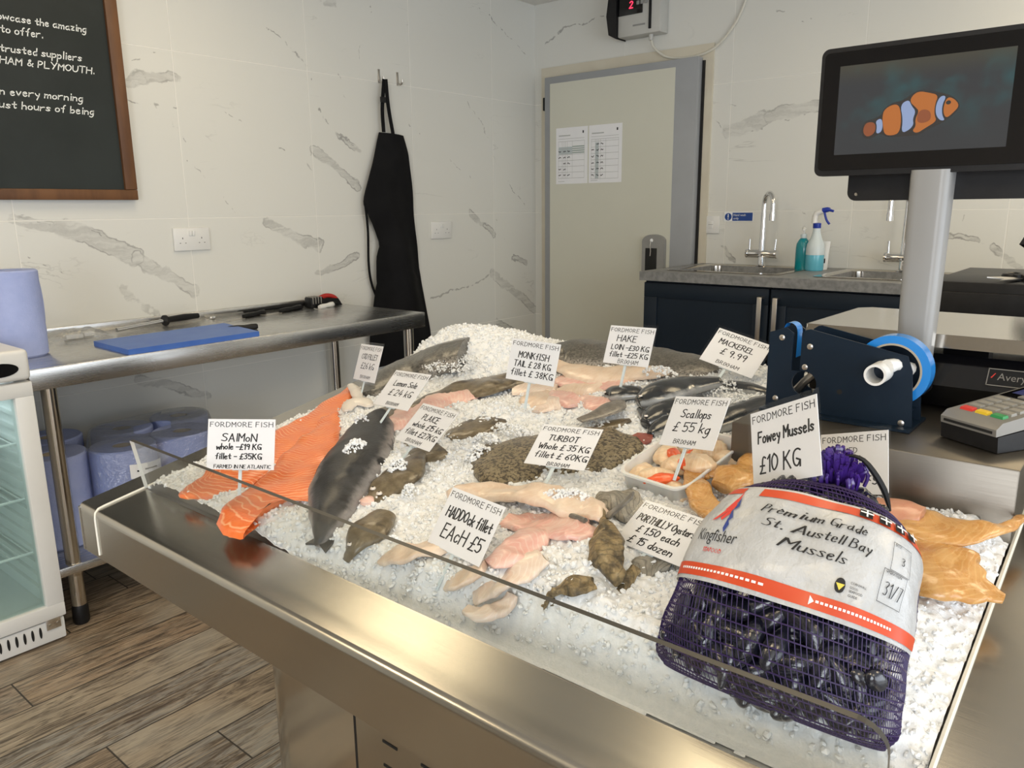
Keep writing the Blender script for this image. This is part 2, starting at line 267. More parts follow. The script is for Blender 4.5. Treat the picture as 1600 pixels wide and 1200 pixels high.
def screen():
    m, b, p = new('screen_sea'); ob = b('ShaderNodeTexCoord').outputs['Object']; n = b.noise(ob, 16, 3).outputs[0]
    p.inputs['Base Color'].default_value = (.004, .004, .005, 1); p.inputs['Roughness'].default_value = .12
    s = b('ShaderNodeSeparateXYZ', i_0=ob); up = b.ramp(s.outputs[2], .00, .10)
    c = b.mix(b.math('MULTIPLY', b.ramp(n, .45, .7), up), (.048, .050, .052), (.04, .105, .11))
    c = b.mix(b.ramp(s.outputs[2], .085, .125), c, (.075, .07, .05)); b.put(p.inputs['Emission Color'], c); p.inputs['Emission Strength'].default_value = .9
screen()

# ---------------------------------------------------------------- mesh builder
class MB:
    def __init__(s): s.v = []; s.f = []; s.uv = None; s.n = 0
    def add(s, vs, fs, uvs=None):
        b = s.n; s.v.extend([tuple(v) for v in vs]); s.f.extend([tuple(i+b for i in f) for f in fs]); s.n += len(vs)
        if uvs is not None:
            if s.uv is None: s.uv = [(0, 0)]*b
            s.uv.extend(uvs)
        elif s.uv is not None: s.uv.extend([(0, .5)]*len(vs))
        return s
    def box(s, lo, hi, M=None, bev=0., seg=2):
        bm = bmesh.new(); bmesh.ops.create_cube(bm, size=1)
        for v in bm.verts: v.co = Vector(((lo[i]+hi[i])/2+v.co[i]*(hi[i]-lo[i]) for i in range(3)))
        if bev: bmesh.ops.bevel(bm, geom=bm.edges[:], offset=bev, segments=seg, profile=.5, affect='EDGES')
        return s.bm(bm, M)
    def bm(s, bm, M=None):
        bm.verts.index_update(); vs = [(M @ v.co if M else v.co.copy()) for v in bm.verts]; fs = [[v.index for v in f.verts] for f in bm.faces]; bm.free(); return s.add(vs, fs)
    def prism(s, pts, d, M=None):       # polygon pts (3-D, planar) pushed along vector d
        n = len(pts); d = Vector(d); a = [Vector(p) for p in pts]; vs = a+[p+d for p in a]
        if M: vs = [M @ v for v in vs]
        return s.add(vs, [list(range(n))[::-1], list(range(n, 2*n))]+[(i, (i+1) % n, n+(i+1) % n, n+i) for i in range(n)])
    def ring(s, outer, inner, d):       # plate with one hole (equal point counts)
        n = len(outer); d = Vector(d); o = [Vector(p) for p in outer]; i_ = [Vector(p) for p in inner]
        vs = o+i_+[p+d for p in o]+[p+d for p in i_]; fs = []
        for k in range(n):
            q = (k+1) % n; fs += [(k, n+k, n+q, q), (2*n+k, 2*n+q, 3*n+q, 3*n+k), (k, q, 2*n+q, 2*n+k), (n+k, 3*n+k, 3*n+q, n+q)]
        return s.add(vs, fs)
    def cyl(s, a, b, r0, r1=None, n=20, cap=True):
        return s.tube([a, b], [r0, r0 if r1 is None else r1], n, cap)
    def tube(s, path, r, n=10, cap=True, closed=False):
        P = [Vector(p) for p in path]; k = len(P); r = [r]*k if not hasattr(r, '__len__') else r
        T = []
        for i in range(k):
            a = P[(i-1) % k] if closed or i > 0 else P[i]; b = P[(i+1) % k] if closed or i < k-1 else P[i]; t = b-a
            T.append(t.normalized() if t.length > 1e-9 else Vector((0, 0, 1)))
        x = T[0].orthogonal().normalized(); vs = []; uvs = []
        for i in range(k):
            x = (x-T[i]*x.dot(T[i])); x = x.normalized() if x.length > 1e-6 else T[i].orthogonal().normalized(); y = T[i].cross(x)
            for j in range(n):
                an = 2*math.pi*j/n; vs.append(P[i]+(x*math.cos(an)+y*math.sin(an))*r[i])
        fs = []
        for i in range(k if closed else k-1):
            for j in range(n):
                q = (j+1) % n; i2 = (i+1) % k; fs.append((i*n+j, i*n+q, i2*n+q, i2*n+j))
        if cap and not closed: fs += [tuple(range(n))[::-1], tuple(range((k-1)*n, k*n))]
        return s.add(vs, fs)
    def lathe(s, c, prof, n=28, M=None):  # prof: (r, z) about the vertical through c
        vs = []; c = Vector(c)
        for r, z in prof:
            for j in range(n):
                a = 2*math.pi*j/n; vs.append(c+Vector((r*math.cos(a), r*math.sin(a), z)))
        if M: vs = [M @ v for v in vs]
        k = len(prof); fs = [(i*n+j, i*n+(j+1) % n, (i+1)*n+(j+1) % n, (i+1)*n+j) for i in range(k-1) for j in range(n)]
        if prof[0][0] > 1e-6: fs.append(tuple(range(n))[::-1])
        if prof[-1][0] > 1e-6: fs.append(tuple(range((k-1)*n, k*n)))
        return s.add(vs, fs)
    def build(s, name, m, parent=None, smooth=True, angle=40):
        me = bpy.data.meshes.new(name); v = s.v
        if parent is not None:
            iv = WM[parent.name].inverted(); v = [tuple(iv @ Vector(q)) for q in v]
        me.from_pydata(v, [], s.f); me.materials.append(MATS[m]); me.validate()
        if s.uv is not None:
            ul = me.uv_layers.new(name='UVMap'); idx = np.empty(len(me.loops), dtype=np.int32); me.loops.foreach_get('vertex_index', idx)
            ul.data.foreach_set('uv', np.array(s.uv, dtype=np.float32)[idx].ravel())
        me.update()
        o = bpy.data.objects.new(name, me); COL.objects.link(o)
        if parent is not None: o.parent = parent; WM[o.name] = WM[parent.name].copy()
        else: WM[o.name] = Matrix()
        if smooth: 
            bm = bmesh.new(); bm.from_mesh(me); bmesh.ops.recalc_face_normals(bm, faces=bm.faces); 
            for e in bm.edges:
                if len(e.link_faces) == 2: e.smooth = e.calc_face_angle(0) < R(angle)
            for f in bm.faces: f.smooth = True
            bm.to_mesh(me); bm.free()
        return o
WM = {}
def basis(x, y, z, loc=(0, 0, 0)):
    M = Matrix((tuple(x), tuple(y), tuple(z))).transposed().to_4x4(); M.translation = Vector(loc); return M
def thing(name, loc, label, cat, group=None, M=None):
    o = bpy.data.objects.new(name, None); COL.objects.link(o); o.empty_display_size = .05
    mw = (M if M is not None else Matrix()).copy(); mw.translation = Vector(loc); o.matrix_world = mw; WM[o.name] = mw
    return tag(o, label, cat, group)
def tag(o, label, cat, group=None, kind=None):
    o['label'] = label; o['category'] = cat
    if group: o['group'] = group
    if kind: o['kind'] = kind
    return o
def struct(o): o['kind'] = 'structure'; return o
def rebase(o, p):   # move a one-mesh thing's origin to its base
    p = Vector(p); o.data.transform(Matrix.Translation(-p)); o.location = p; WM[o.name] = Matrix.Translation(p); return o
def dup(o, move, rot=0., label=None, parent=None):   # copies a thing with its parts and sub-parts
    c = o.copy(); COL.objects.link(c)
    if parent is None:
        c.location = o.location+Vector(move); c.rotation_euler = (o.rotation_euler[0], o.rotation_euler[1], o.rotation_euler[2]+rot)
        if label: c['label'] = label
    else: c.parent = parent
    for ch in list(o.children): dup(ch, (0, 0, 0), 0, None, c)
    return c
def smooth01(x): x = max(0., min(1., x)); return x*x*(3-2*x)
def cr(pts, n):      # Catmull-Rom through tuples of any size
    P = [np.array(p, float) for p in pts]; P = [2*P[0]-P[1]]+P+[2*P[-1]-P[-2]]; k = len(P)-3; out = []
    for i in range(n):
        t = i/(n-1)*k; j = min(int(t), k-1); t -= j; a, b, c, d = P[j:j+4]
        out.append(.5*(2*b+(c-a)*t+(2*a-5*b+4*c-d)*t*t+(3*b-a-3*c+d)*t**3))
    return out
# ---------------------------------------------------------------- one-line lettering (pen strokes)
G = {'A': '003960 1353', 'B': '0009 0939573505~ 0545624000~', 'C': '68491805114061~', 'D': '0009 0939676330 00~', 'E': '59090050 0545', 'F': '590900 0545', 'G': '68491805114063~ 346360', 'H': '0009 6069 0565', 'I': '1019', 'J': '5952301001~', 'K': '0009 5904 1660', 'L': '090050', 'M': '0009346960', 'N': '00096069', 'O': '39070330636739~', 'P': '0009 0939573404~', 'Q': '39070330636739~ 4260', 'R': '0009 0939573404~ 2460', 'S': '684918163554624001~', 'T': '0969 3930', 'U': '0902306269~', 'V': '093069', 'W': '0920466089', 'X': '0960 0069', 'Y': '0935 6920', 'Z': '09690060',
 'a': '442503103043~ 454150~', 'b': '0900 032544412001~', 'c': '442503103041~', 'd': '442503103043~ 4940', 'e': '03433515031 03041~', 'f': '49392720~ 0535', 'g': '442503103043~ 454b2d0c~', 'h': '0900 03254440~', 'i': '1510 1718', 'j': '252b0c~ 2728', 'k': '0900 4502 1340', 'l': '1910', 'm': '0500 03253430~ 33556460~', 'n': '0500 03254440~', 'o': '25040120414425~', 'p': '050d 032544412001~', 'q': '442503103043~ 454d', 'r': '0500 032545~', 's': '44250432412001~', 't': '28213041~ 0545', 'u': '05012042~ 4540', 'v': '052045', 'w': '0510345065', 'x': '0540 0045', 'y': '05132242 45432c~', 'z': '05450040',
 '0': '29070320535729~', '1': '072920', '2': '0729573400~ 0050', '3': '08395725~ 25533001~', '4': '390363 4640', '5': '590905 0536533001~', '6': '59160230523503~', '7': '095920', '8': '39073353300 20739~', '9': '57340629584 0~', '£': '5839272200~ 0050 0444', '.': '1011', '-': '0444', '&': '60173947023064~', '/': '0059', "'": '1918', '!': '1913 1011'}
G['8'] = '3907335230022337 ~'.replace(' ', ''); G['8'] = '390735523001 2557 39~'
def glyph(ch):
    out = []; w = 0
    src = G.get(ch, '')
    if ch == '8': strokes = ['3907255330022557 39~'.replace(' ', '')]
    elif ch == '9': strokes = ['5734062958', '5840']; strokes = ['573406295840~']
    elif ch == 'D': strokes = ['0009', '093967633000~']
    elif ch == 'e': strokes = ['0343351503103041~']
    elif ch == 'y': strokes = ['05132242~', '45432c~']
    else: strokes = src.split()
    for st in strokes:
        cur = st.endswith('~'); st = st.rstrip('~'); P = []
        for i in range(0, len(st)-1, 2):
            x = int(st[i]); y = st[i+1]; y = int(y) if y.isdigit() else -(ord(y)-96); P.append((float(x), float(y))); w = max(w, x)
        if cur and len(P) > 2:
            for _ in range(2):
                Q = [P[0]]
                for a, b in zip(P, P[1:]): Q += [(a[0]*.75+b[0]*.25, a[1]*.75+b[1]*.25), (a[0]*.25+b[0]*.75, a[1]*.25+b[1]*.75)]
                P = Q+[P[-1]]
        out.append(P)
    return out, w
def strokes_of(text, gap=1.9, slant=.08, jit=.25, seed=0):
    rr = random.Random(hash(text) % 9973 if False else sum(map(ord, text))+seed); x = 0.; out = []
    for ch in text:
        if ch == ' ': x += 3.6; continue
        st, w = glyph(ch); s = 1+rr.uniform(-.05, .05)*jit*3; dy = rr.uniform(-.5, .5)*jit*2
        for P in st: out.append([(x+p[0]*s+p[1]*slant, p[1]*s+dy) for p in P])
        x += w*s+gap
    return out, max(x-gap, .1)
def ribbon(P, w):     # 2-D polyline to a band of quads
    n = len(P); V = []; F = []
    for i, p in enumerate(P):
        a = P[max(i-1, 0)]; b = P[min(i+1, n-1)]; tx, ty = b[0]-a[0], b[1]-a[1]; L = math.hypot(tx, ty) or 1; nx, ny = -ty/L*w/2, tx/L*w/2
        ex, ey = (tx/L*w*.4*(-1 if i == 0 else 1 if i == n-1 else 0), ty/L*w*.4*(-1 if i == 0 else 1 if i == n-1 else 0))
        V += [(p[0]+nx+ex, p[1]+ny+ey), (p[0]-nx+ex, p[1]-ny+ey)]
    for i in range(n-1): F.append((2*i, 2*i+1, 2*i+3, 2*i+2))
    return V, F
def write(mb, text, x, y, width, cap, pen, fn, **k):   # hand lettering: fn maps (x, y) of the sheet to space
    st, w = strokes_of(text, **k); sx = width/w; sy = cap/9.
    for P in st:
        Q = [(x+p[0]*sx, y+p[1]*sy) for p in P]; D = [Q[0]]
        for a, b in zip(Q, Q[1:]):
            if math.dist(a, b) > 1e-7: D.append(b)
        if len(D) < 2: D.append((D[0][0]+pen*.5, D[0][1]))
        runs = [[D[0]]]
        for i in range(1, len(D)):
            runs[-1].append(D[i])
            if i < len(D)-1:
                a, b, c = D[i-1], D[i], D[i+1]; d = (b[0]-a[0])*(c[0]-b[0])+(b[1]-a[1])*(c[1]-b[1]); L = math.dist(a, b)*math.dist(b, c)
                if d < .5*L: runs.append([D[i]])
        for r_ in runs: V, F = ribbon(r_, pen); mb.add([fn(*v) for v in V], F)
def typeset(mb, text, x, y, width, cap, fn, height=None):     # printed lettering from the built-in face
    cu = bpy.data.curves.new('type', 'FONT'); cu.body = text; cu.resolution_u = 2; ob = bpy.data.objects.new('type', cu); COL.objects.link(ob)
    dg = bpy.context.evaluated_depsgraph_get(); me = bpy.data.meshes.new_from_object(ob.evaluated_get(dg))
    vs = [v.co.copy() for v in me.vertices]; fs = [tuple(p.vertices) for p in me.polygons]
    bpy.data.objects.remove(ob); bpy.data.curves.remove(cu); bpy.data.meshes.remove(me)
    x0 = min(v.x for v in vs); x1 = max(v.x for v in vs); sx = width/(x1-x0); sy = cap/.70
    mb.add([fn(x+(v.x-x0)*sx, y+v.y*sy) for v in vs], fs)
def poly2(mb, pts, fn): mb.add([fn(*p) for p in pts], [tuple(range(len(pts)))])
def rect2(mb, x0, y0, x1, y1, fn, nx=1, ny=1):
    V = [fn(x0+(x1-x0)*i/nx, y0+(y1-y0)*j/ny) for j in range(ny+1) for i in range(nx+1)]
    mb.add(V, [(j*(nx+1)+i, j*(nx+1)+i+1, (j+1)*(nx+1)+i+1, (j+1)*(nx+1)+i) for j in range(ny) for i in range(nx)])
def arc(cx, cy, rx, ry, a0=0, a1=360, n=24): return [(cx+rx*math.cos(R(a0+(a1-a0)*i/n)), cy+ry*math.sin(R(a0+(a1-a0)*i/n))) for i in range(n+(0 if abs(a1-a0) == 360 else 1))]
# ================================================================ THE ROOM
FX0, FY0, CZ = -6.6, -5.6, 2.30
struct(MB().box((FX0, FY0, -.05), (0, 0, 0)).build('floor', 'plank_floor', smooth=False))
struct(MB().box((FX0-.1, FY0-.1, CZ), (.1, .1, CZ+.06)).build('ceiling', 'ceiling_white', smooth=False))
struct(MB().box((FX0, 0, 0), (.1, .1, CZ)).build('wall_back', 'marble_back', smooth=False))
struct(MB().box((0, FY0, 0), (.1, 0, CZ)).build('wall_right', 'marble_right', smooth=False))
w = MB()   # shop-front wall with a wide window opening
w.box((FX0, FY0-.1, 0), (-5.2, FY0, CZ)); w.box((-1.2, FY0-.1, 0), (.1, FY0, CZ)); w.box((-5.2, FY0-.1, 0), (-1.2, FY0, .35)); w.box((-5.2, FY0-.1, 2.2), (-1.2, FY0, CZ))
struct(w.build('wall_front', 'plain_wall', smooth=False))
w = MB()
w.box((FX0-.1, -3.0, 0), (FX0, 0, CZ)); w.box((FX0-.1, FY0, 0), (FX0, -4.8, CZ)); w.box((FX0-.1, -4.8, 0), (FX0, -3.0, .35)); w.box((FX0-.1, -4.8, 2.2), (FX0, -3.0, CZ))
struct(w.build('wall_left', 'plain_wall', smooth=False))
def window(n, x0, x1, y0, y1):
    o = MB()
    if x1-x0 > y1-y0:
        for x in (x0, (x0+x1)/2-.03, x1-.06): o.box((x, y0, .35), (x+.06, y1, 2.2))
    else:
        for y in (y0, (y0+y1)/2-.03, y1-.06): o.box((x0, y, .35), (x1, y+.06, 2.2))
    o.box((x0, y0, .35), (x1, y1, .41)); o.box((x0, y0, 2.14), (x1, y1, 2.2))
    f = struct(o.build('window_%d' % n, 'door_edge', smooth=False)); WM[f.name] = Matrix()
    MB().box(((x0+x1)/2-.003 if x1-x0 < y1-y0 else x0, (y0+y1)/2-.003 if x1-x0 > y1-y0 else y0, .41), ((x0+x1)/2+.003 if x1-x0 < y1-y0 else x1, (y0+y1)/2+.003 if x1-x0 > y1-y0 else y1, 2.14)).build('window_pane', 'window_glass', f, smooth=False)
window(1, -5.2, -1.2, FY0-.08, FY0-.02); window(2, FX0-.08, FX0-.02, -4.8, -3.0)
for i, (x, y) in enumerate(PANELS):
    t = thing('ceiling_light', (x, y, CZ), 'square ceiling light panel %s' % ['above the steel table corner', 'above the fish counter', 'above the drinks fridge', 'above the shop floor', 'by the shop window over the till side', 'by the shop window over the entrance', 'above the sinks'][i], 'light', 'square ceiling lights')
    MB().box((x-.30, y-.30, CZ-.02), (x+.30, y+.30, CZ)).build('frame', 'white_plastic', t, False)
    MB().box((x-.285, y-.285, CZ-.0225), (x+.285, y+.285, CZ-.0195)).build('diffuser', 'led_panel', t, False)
# ---- cold room door in the right wall
d = MB(); 
d.box((-.012, -1.10, 0), (0, -.055, 1.96)); fr = struct(d.build('door_1', 'cream_frame', smooth=False)); WM[fr.name] = Matrix()
MB().box((-.02, -1.06, 0), (-.012, -1.046, 1.885)).build('door_seal', 'dark_hole', fr, False)
MB().box((-.062, -1.046, .02), (-.012, -.115, 1.90), bev=.004).build('door_leaf', 'door_edge', fr)
MB().box((-.0645, -.925, .06), (-.0615, -.155, 1.863)).build('door_skin', 'door_panel', fr, False)
MB().box((-.04, -.115, 1.73), (-.012, -.085, 1.80), bev=.003).build('hinge', 'black_plastic', fr)
hb = [(-.907, .84), (-.779, .84), (-.779, 1.02)]+[(-.843+.064*math.cos(R(a)), 1.02+.035*math.sin(R(a))) for a in range(0, 181, 15)]
h = MB().prism([(-.0645, y, z) for y, z in hb], (-.028, 0, 0)).build('door_handle', 'grey_plastic', fr)
MB().box((-.0945, -.868, .84), (-.0905, -.800, .985), bev=.002).build('handle_recess', 'dark_hole', h)
MB().cyl((-.0925, -.838, 1.025), (-.0975, -.838, 1.025), .009).build('lock', 'chrome', h)
MB().tube([(-.0985, -.836, 1.02), (-.1, -.833, 1.0), (-.0985, -.835, .97), (-.0965, -.832, .945)], .0028, 8).build('key', 'chrome', h)
# papers on the door
def doorsheet(y0, y1, z0, z1, label, second):
    t = thing('temperature_log_sheet', (-.0655, (y0+y1)/2, z0), label, 'paper sheet')
    MB().box((-.0658, y1, z0), (-.0648, y0, z1)).build('sheet', 'paper', t, False)
    W_, H_ = y0-y1, z1-z0; fn = lambda a, b, off=-.0664: (off, y0-a*W_, z0+b*H_)
    k = MB(); rows = [.10, .205, .31, .415, .52, .625] if not second else [.07, .18, .29, .40, .51, .62, .72]
    for r_ in rows+[.755, .80]: rect2(k, .07, r_, .90, r_+.006, fn)
    for c_ in (.08, .20, .25, .30, .36, .52, .90): rect2(k, c_, rows[0], c_+.006, .76, fn)
    rect2(k, .09, .85, .46, .87, fn); rect2(k, .07, .04, .28, .048, fn); k.build('ruling', 'pencil', t, False)
    g = MB(); fn2 = lambda a, b: fn(a, b, -.0662)
    if second: rect2(g, .20, rows[0], .30, .70, fn2)
    else: rect2(g, .09, .53, .52, .66, fn2)
    g.build('shaded_cells', 'sheet_blue', t, False)
    if not second:
        g = MB(); 
        for q in range(4): rect2(g, .52, .54+q*.036, .90, .562+q*.036, fn2)
        g.build('green_cells', 'sheet_green', t, False)
    n_ = MB(); rr = random.Random(5 if second else 9)
    for r_ in rows[1:]:
        for c0 in (.085, .24, .37):
            if rr.random() < .8:
                wv = [(c0+.014*q, r_-.045+rr.uniform(-.012, .012)) for q in range(6)]; V, F = ribbon(wv, .014); n_.add([fn(*v) for v in V], F)
    rect2(n_, .84, .885, .88, .93, fn); n_.build('handwriting', 'ink', t, False)
doorsheet(-.199, -.411, 1.325, 1.625, 'left log sheet on the cold room door with blue and green shaded rows', False)
doorsheet(-.419, -.628, 1.325, 1.625, 'right log sheet on the cold room door with more handwritten rows', True)
# controller over the door and its cable
t = thing('temperature_controller', (-.0, -.69, 2.03), 'grey cold room controller with red digit above the door', 'controller')
MB().box((-.085, -.845, 2.035), (0, -.60, 2.24), bev=.008).build('case', 'light_grey', t)
MB().prism([(-.10, -.60, 2.03), (-.115, -.565, 2.05), (-.115, -.55, 2.14), (-.11, -.56, 2.24), (-.10, -.60, 2.24)], (.095, 0, 0)).build('side_cover', 'black_plastic', t)
MB().box((-.092, -.795, 2.055), (-.083, -.782, 2.24), bev=.002).build('trim_strip', 'black_plastic', t)
p_ = MB().box((-.090, -.745, 2.135), (-.084, -.602, 2.225), bev=.002).build('display', 'black_gloss', t)
k = MB(); write(k, '2', -.0, -.0, .018, .032, .005, lambda a, b: (-.0908, -.672-a, 2.165+b), jit=0); k.build('digit', 'red_led', p_, False)
for i in range(6): MB().box((-.093, -.716-.022*(i % 3)-.012, 2.175+.028*(i//3)), (-.088, -.716-.022*(i % 3)+.004, 2.193+.028*(i//3)), bev=.002).build('button', 'grey_plastic', t)
MB().box((-.0868, -.76, 2.078), (-.0848, -.69, 2.086)).build('nameplate', 'grey_plastic', t, False)
g_ = MB().cyl((-.05, -.775, 2.035), (-.05, -.775, 2.008), .012, .010).build('cable_gland', 'light_grey', t)
cp = cr([(-.05, -.775, 2.02), (-.035, -.785, 1.975), (-.022, -.85, 1.925), (-.018, -.95, 1.908), (-.018, -1.06, 1.917), (-.012, -1.13, 1.955), (-.010, -1.20, 2.03), (-.010, -1.245, 2.12), (-.010, -1.262, 2.22), (-.010, -1.264, 2.299)], 50)
tag(rebase(MB().tube(cp, .0062, 8).build('power_cable', 'cable_white'), (-.01, -1.264, 2.299)), 'white cable looping from the controller up the tiled wall', 'cable')
# sockets, switch, sign
def socket(name, c, ax, wd_, label, cat, gangs):
    t = thing(name, c, label, cat); x, y, z = c
    def Q(a, b, dd): return (x+a, -dd, z+b) if ax == 0 else (-dd, y-a, z+b)
    def bx(a0, b0, d0, a1, b1, d1, nm, mt, par, bev=.002):
        p, q = Q(a0, b0, d0), Q(a1, b1, d1); return MB().box(tuple(map(min, p, q)), tuple(map(max, p, q)), bev=bev).build(nm, mt, par)
    bx(-wd_/2, -.043, 0, wd_/2, .043, .011, 'face_plate', 'white_plastic', t, .003)
    for i in range(gangs):
        cx = (i-(gangs-1)/2)*.06; sg = (-1 if i == 0 else 1) if gangs > 1 else 0
        if name == 'fused_switch': bx(-.012, -.018, .009, .012, .018, .0135, 'fuse_cover', 'white_plastic', t); bx(-.012, .0, .0128, .012, .002, .0142, 'groove', 'grey_plastic', t, 0); continue
        bx(cx*.15-.006+sg*.002, .012, .009, cx*.15+.006+sg*.002, .032, .0155, 'rocker', 'white_plastic', t)
        hx = cx*1.15+sg*.004
        for a, b, ww, hh in ((0, .004, .0028, .006), (-.011, -.014, .005, .0022), (.011, -.014, .005, .0022)): bx(hx+a-ww/2, b-hh/2, .0095, hx+a+ww/2, b+hh/2, .0113, 'pin_hole', 'dark_hole', t, 0)
socket('power_socket', (-2.158, 0, 1.091), 0, .146, 'white double power socket above the steel table left of the apron', 'socket', 2)
socket('power_socket', (-.798, 0, 1.089), 0, .146, 'white double power socket to the right of the black apron', 'socket', 2)
socket('fused_switch', (0, -1.123, 1.104), 1, .09, 'white square fused switch between the cold room door and the tap', 'switch', 1)
t = thing('hand_wash_sign', (0, -1.262, 1.123), 'blue and white hand wash only sign beside the left tap', 'sign')
MB().box((-.002, -1.338, 1.120), (0, -1.188, 1.165)).build('plate', 'white_print', t, False)
fn = lambda a, b, off=-.0028: (off, -1.188-a, 1.120+b)
k = MB(); poly2(k, arc(.022, .0225, .018, .018), fn); rect2(k, .044, .003, .147, .042, fn); k.build('blue_field', 'safety_blue', t, False)
k = MB(); f3 = lambda a, b: fn(a, b, -.0034); rect2(k, .0195, .018, .0245, .036, f3); poly2(k, arc(.022, .0115, .003, .003, n=12), f3); k.build('exclamation_mark', 'white_print', t, False); k = MB()
typeset(k, 'Hand wash', .050, .026, .062, .0105, f3); typeset(k, 'only', .050, .010, .027, .0105, f3); k.build('sign_lettering', 'white_print', t, False)
# chalkboard
t = thing('chalkboard', (-3.0, 0, 1.237), 'black chalkboard in a brown wooden frame with white handwriting', 'chalkboard')
MB().box((-3.62, -.018, 1.26), (-2.38, 0, 2.18)).build('board', 'chalkboard', t, False)
f_ = MB(); f_.box((-3.66, -.03, 1.237), (-2.356, 0, 1.272), bev=.003); f_.box((-2.398, -.0305, 1.2725), (-2.356, 0, 2.215), bev=.003); f_.box((-3.66, -.0305, 1.2725), (-3.62, 0, 2.215), bev=.003); f_.box((-3.62, -.030, 2.175), (-2.398, 0, 2.215), bev=.003); f_.build('frame', 'oak_frame', t)
bf = lambda a, b: (a, -.0188, b)
for s_, x0, x1, z0, h_ in (('owcase the amazing', -2.727, -2.466, 1.783, .021), ('to offer.', -2.724, -2.604, 1.745, .022), ('trusted suppliers', -2.733, -2.492, 1.689, .022), ('HAM & PLYMOUTH.', -2.738, -2.456, 1.653, .020), ('n every morning', -2.751, -2.505, 1.560, .022), ('ust hours of being', -2.758, -2.474, 1.520, .022)): k = MB(); write(k, s_, x0, z0, x1-x0, h_, .0032, bf, slant=.15, jit=.3); k.build('chalk_writing', 'chalk', t, False)
pass
# hooks and apron
for x, lb in ((-1.170, 'steel wall hook holding the black apron'), (-1.056, 'empty steel wall hook right of the apron strap')):
    t = thing('wall_hook', (x, 0, 1.78), lb, 'hook')
    MB().box((x-.006, -.003, 1.765), (x+.006, 0, 1.825), bev=.001).build('hook_plate', 'brushed_nickel', t)
    MB().tube(cr([(x, -.003, 1.775), (x, -.02, 1.768), (x, -.032, 1.775), (x, -.034, 1.79)], 10), .0045, 8).build('prong', 'brushed_nickel', t)
t = thing('apron', (-1.13, -.03, .45), 'black cotton apron hanging from a wall hook', 'apron')
L = cr([(-1.200, 1.545), (-1.235, 1.45), (-1.285, 1.335), (-1.318, 1.235), (-1.30, 1.18), (-1.245, 1.06), (-1.262, .96), (-1.275, .85), (-1.30, .74), (-1.33, .62), (-1.345, .45)], 44)
Rr = cr([(-1.060, 1.537), (-1.030, 1.46), (-1.022, 1.40), (-1.012, 1.25), (-1.004, 1.13), (-.985, 1.0), (-.965, .88), (-.935, .74), (-.915, .62), (-.905, .54), (-.895, .45)], 44)
V = []; N = 30
for i, (l, r_) in enumerate(zip(L, Rr)):
    for j in range(N):
        a = j/(N-1); x = l[0]+(r_[0]-l[0])*a; z = l[1]+(r_[1]-l[1])*a
        dep = .028+.020*math.sin(a*math.pi)+.014*smooth01((1.5-z)/.8)*math.sin(a*9+z*3)+.010*noise.noise((x*9, z*5, 1))+.012*math.exp(-((z-1.03+a*.1)/.03)**2)*(1-a)+.008*math.exp(-((z-.86)/.012)**2)
        V.append((x, -dep, z))
k = MB(); nn = len(V); V2 = V+[(x, y+.004, z) for x, y, z in V]
F = [(i*N+j, i*N+j+1, (i+1)*N+j+1, (i+1)*N+j) for i in range(43) for j in range(N-1)]; F += [tuple(q+nn for q in f[::-1]) for f in F]
for i in range(43): F += [(i*N, (i+1)*N, (i+1)*N+nn, i*N+nn), (i*N+N-1, i*N+N-1+nn, (i+1)*N+N-1+nn, (i+1)*N+N-1)]
for j in range(N-1): F += [(j, j+nn, j+1+nn, j+1), (43*N+j, 43*N+j+1, 43*N+j+1+nn, 43*N+j+nn)]
k.add(V2, F).build('apron_body', 'black_cloth', t, angle=80)
def strap(pts, w_, nm, par, mt='black_cloth'):
    P = cr(pts, 24); k = MB(); V = []
    for i, p in enumerate(P):
        q = P[min(i+1, 23)]-P[max(i-1, 0)]; dx, dz = q[2], -q[0]; L_ = math.hypot(dx, dz) or 1
        for s_ in (-.5, .5): 
            for yy in (0, .003): V.append((p[0]+s_*w_*dx/L_, p[1]+yy, p[2]+s_*w_*dz/L_))
    F = []
    for i in range(23): b = i*4; F += [(b, b+2, b+6, b+4), (b+1, b+5, b+7, b+3), (b, b+4, b+5, b+1), (b+2, b+3, b+7, b+6)]
    return k.add(V, F).build(nm, mt, par)
n1 = strap([(-1.185, -.036, 1.545), (-1.185, -.034, 1.65), (-1.172, -.040, 1.778)], .02, 'neck_strap', t)
strap([(-1.128, -.036, 1.54), (-1.148, -.034, 1.66), (-1.166, -.044, 1.778)], .02, 'neck_strap', t)
MB().box((-1.199, -.042, 1.675), (-1.168, -.034, 1.70), bev=.002).build('strap_buckle', 'black_plastic', n1)
strap([(-1.315, -.034, 1.225), (-1.30, -.026, 1.10), (-1.302, -.022, .95), (-1.29, -.02, .86), (-1.265, -.022, .79)], .012, 'waist_tie', t)
# black bin under the apron
t = thing('waste_bin', (-.84, -.27, 0), 'round black bin standing below the apron', 'bin')
MB().lathe((-.84, -.27, 0), [(.10, 0), (.13, .01), (.155, .50), (.155, .505)], 32).build('bin_body', 'black_plastic', t)
MB().lathe((-.84, -.27, 0), [(.162, .50), (.162, .52), (.14, .535), (.02, .548), (0, .549)], 32).build('bin_lid', 'grey_plastic', t)

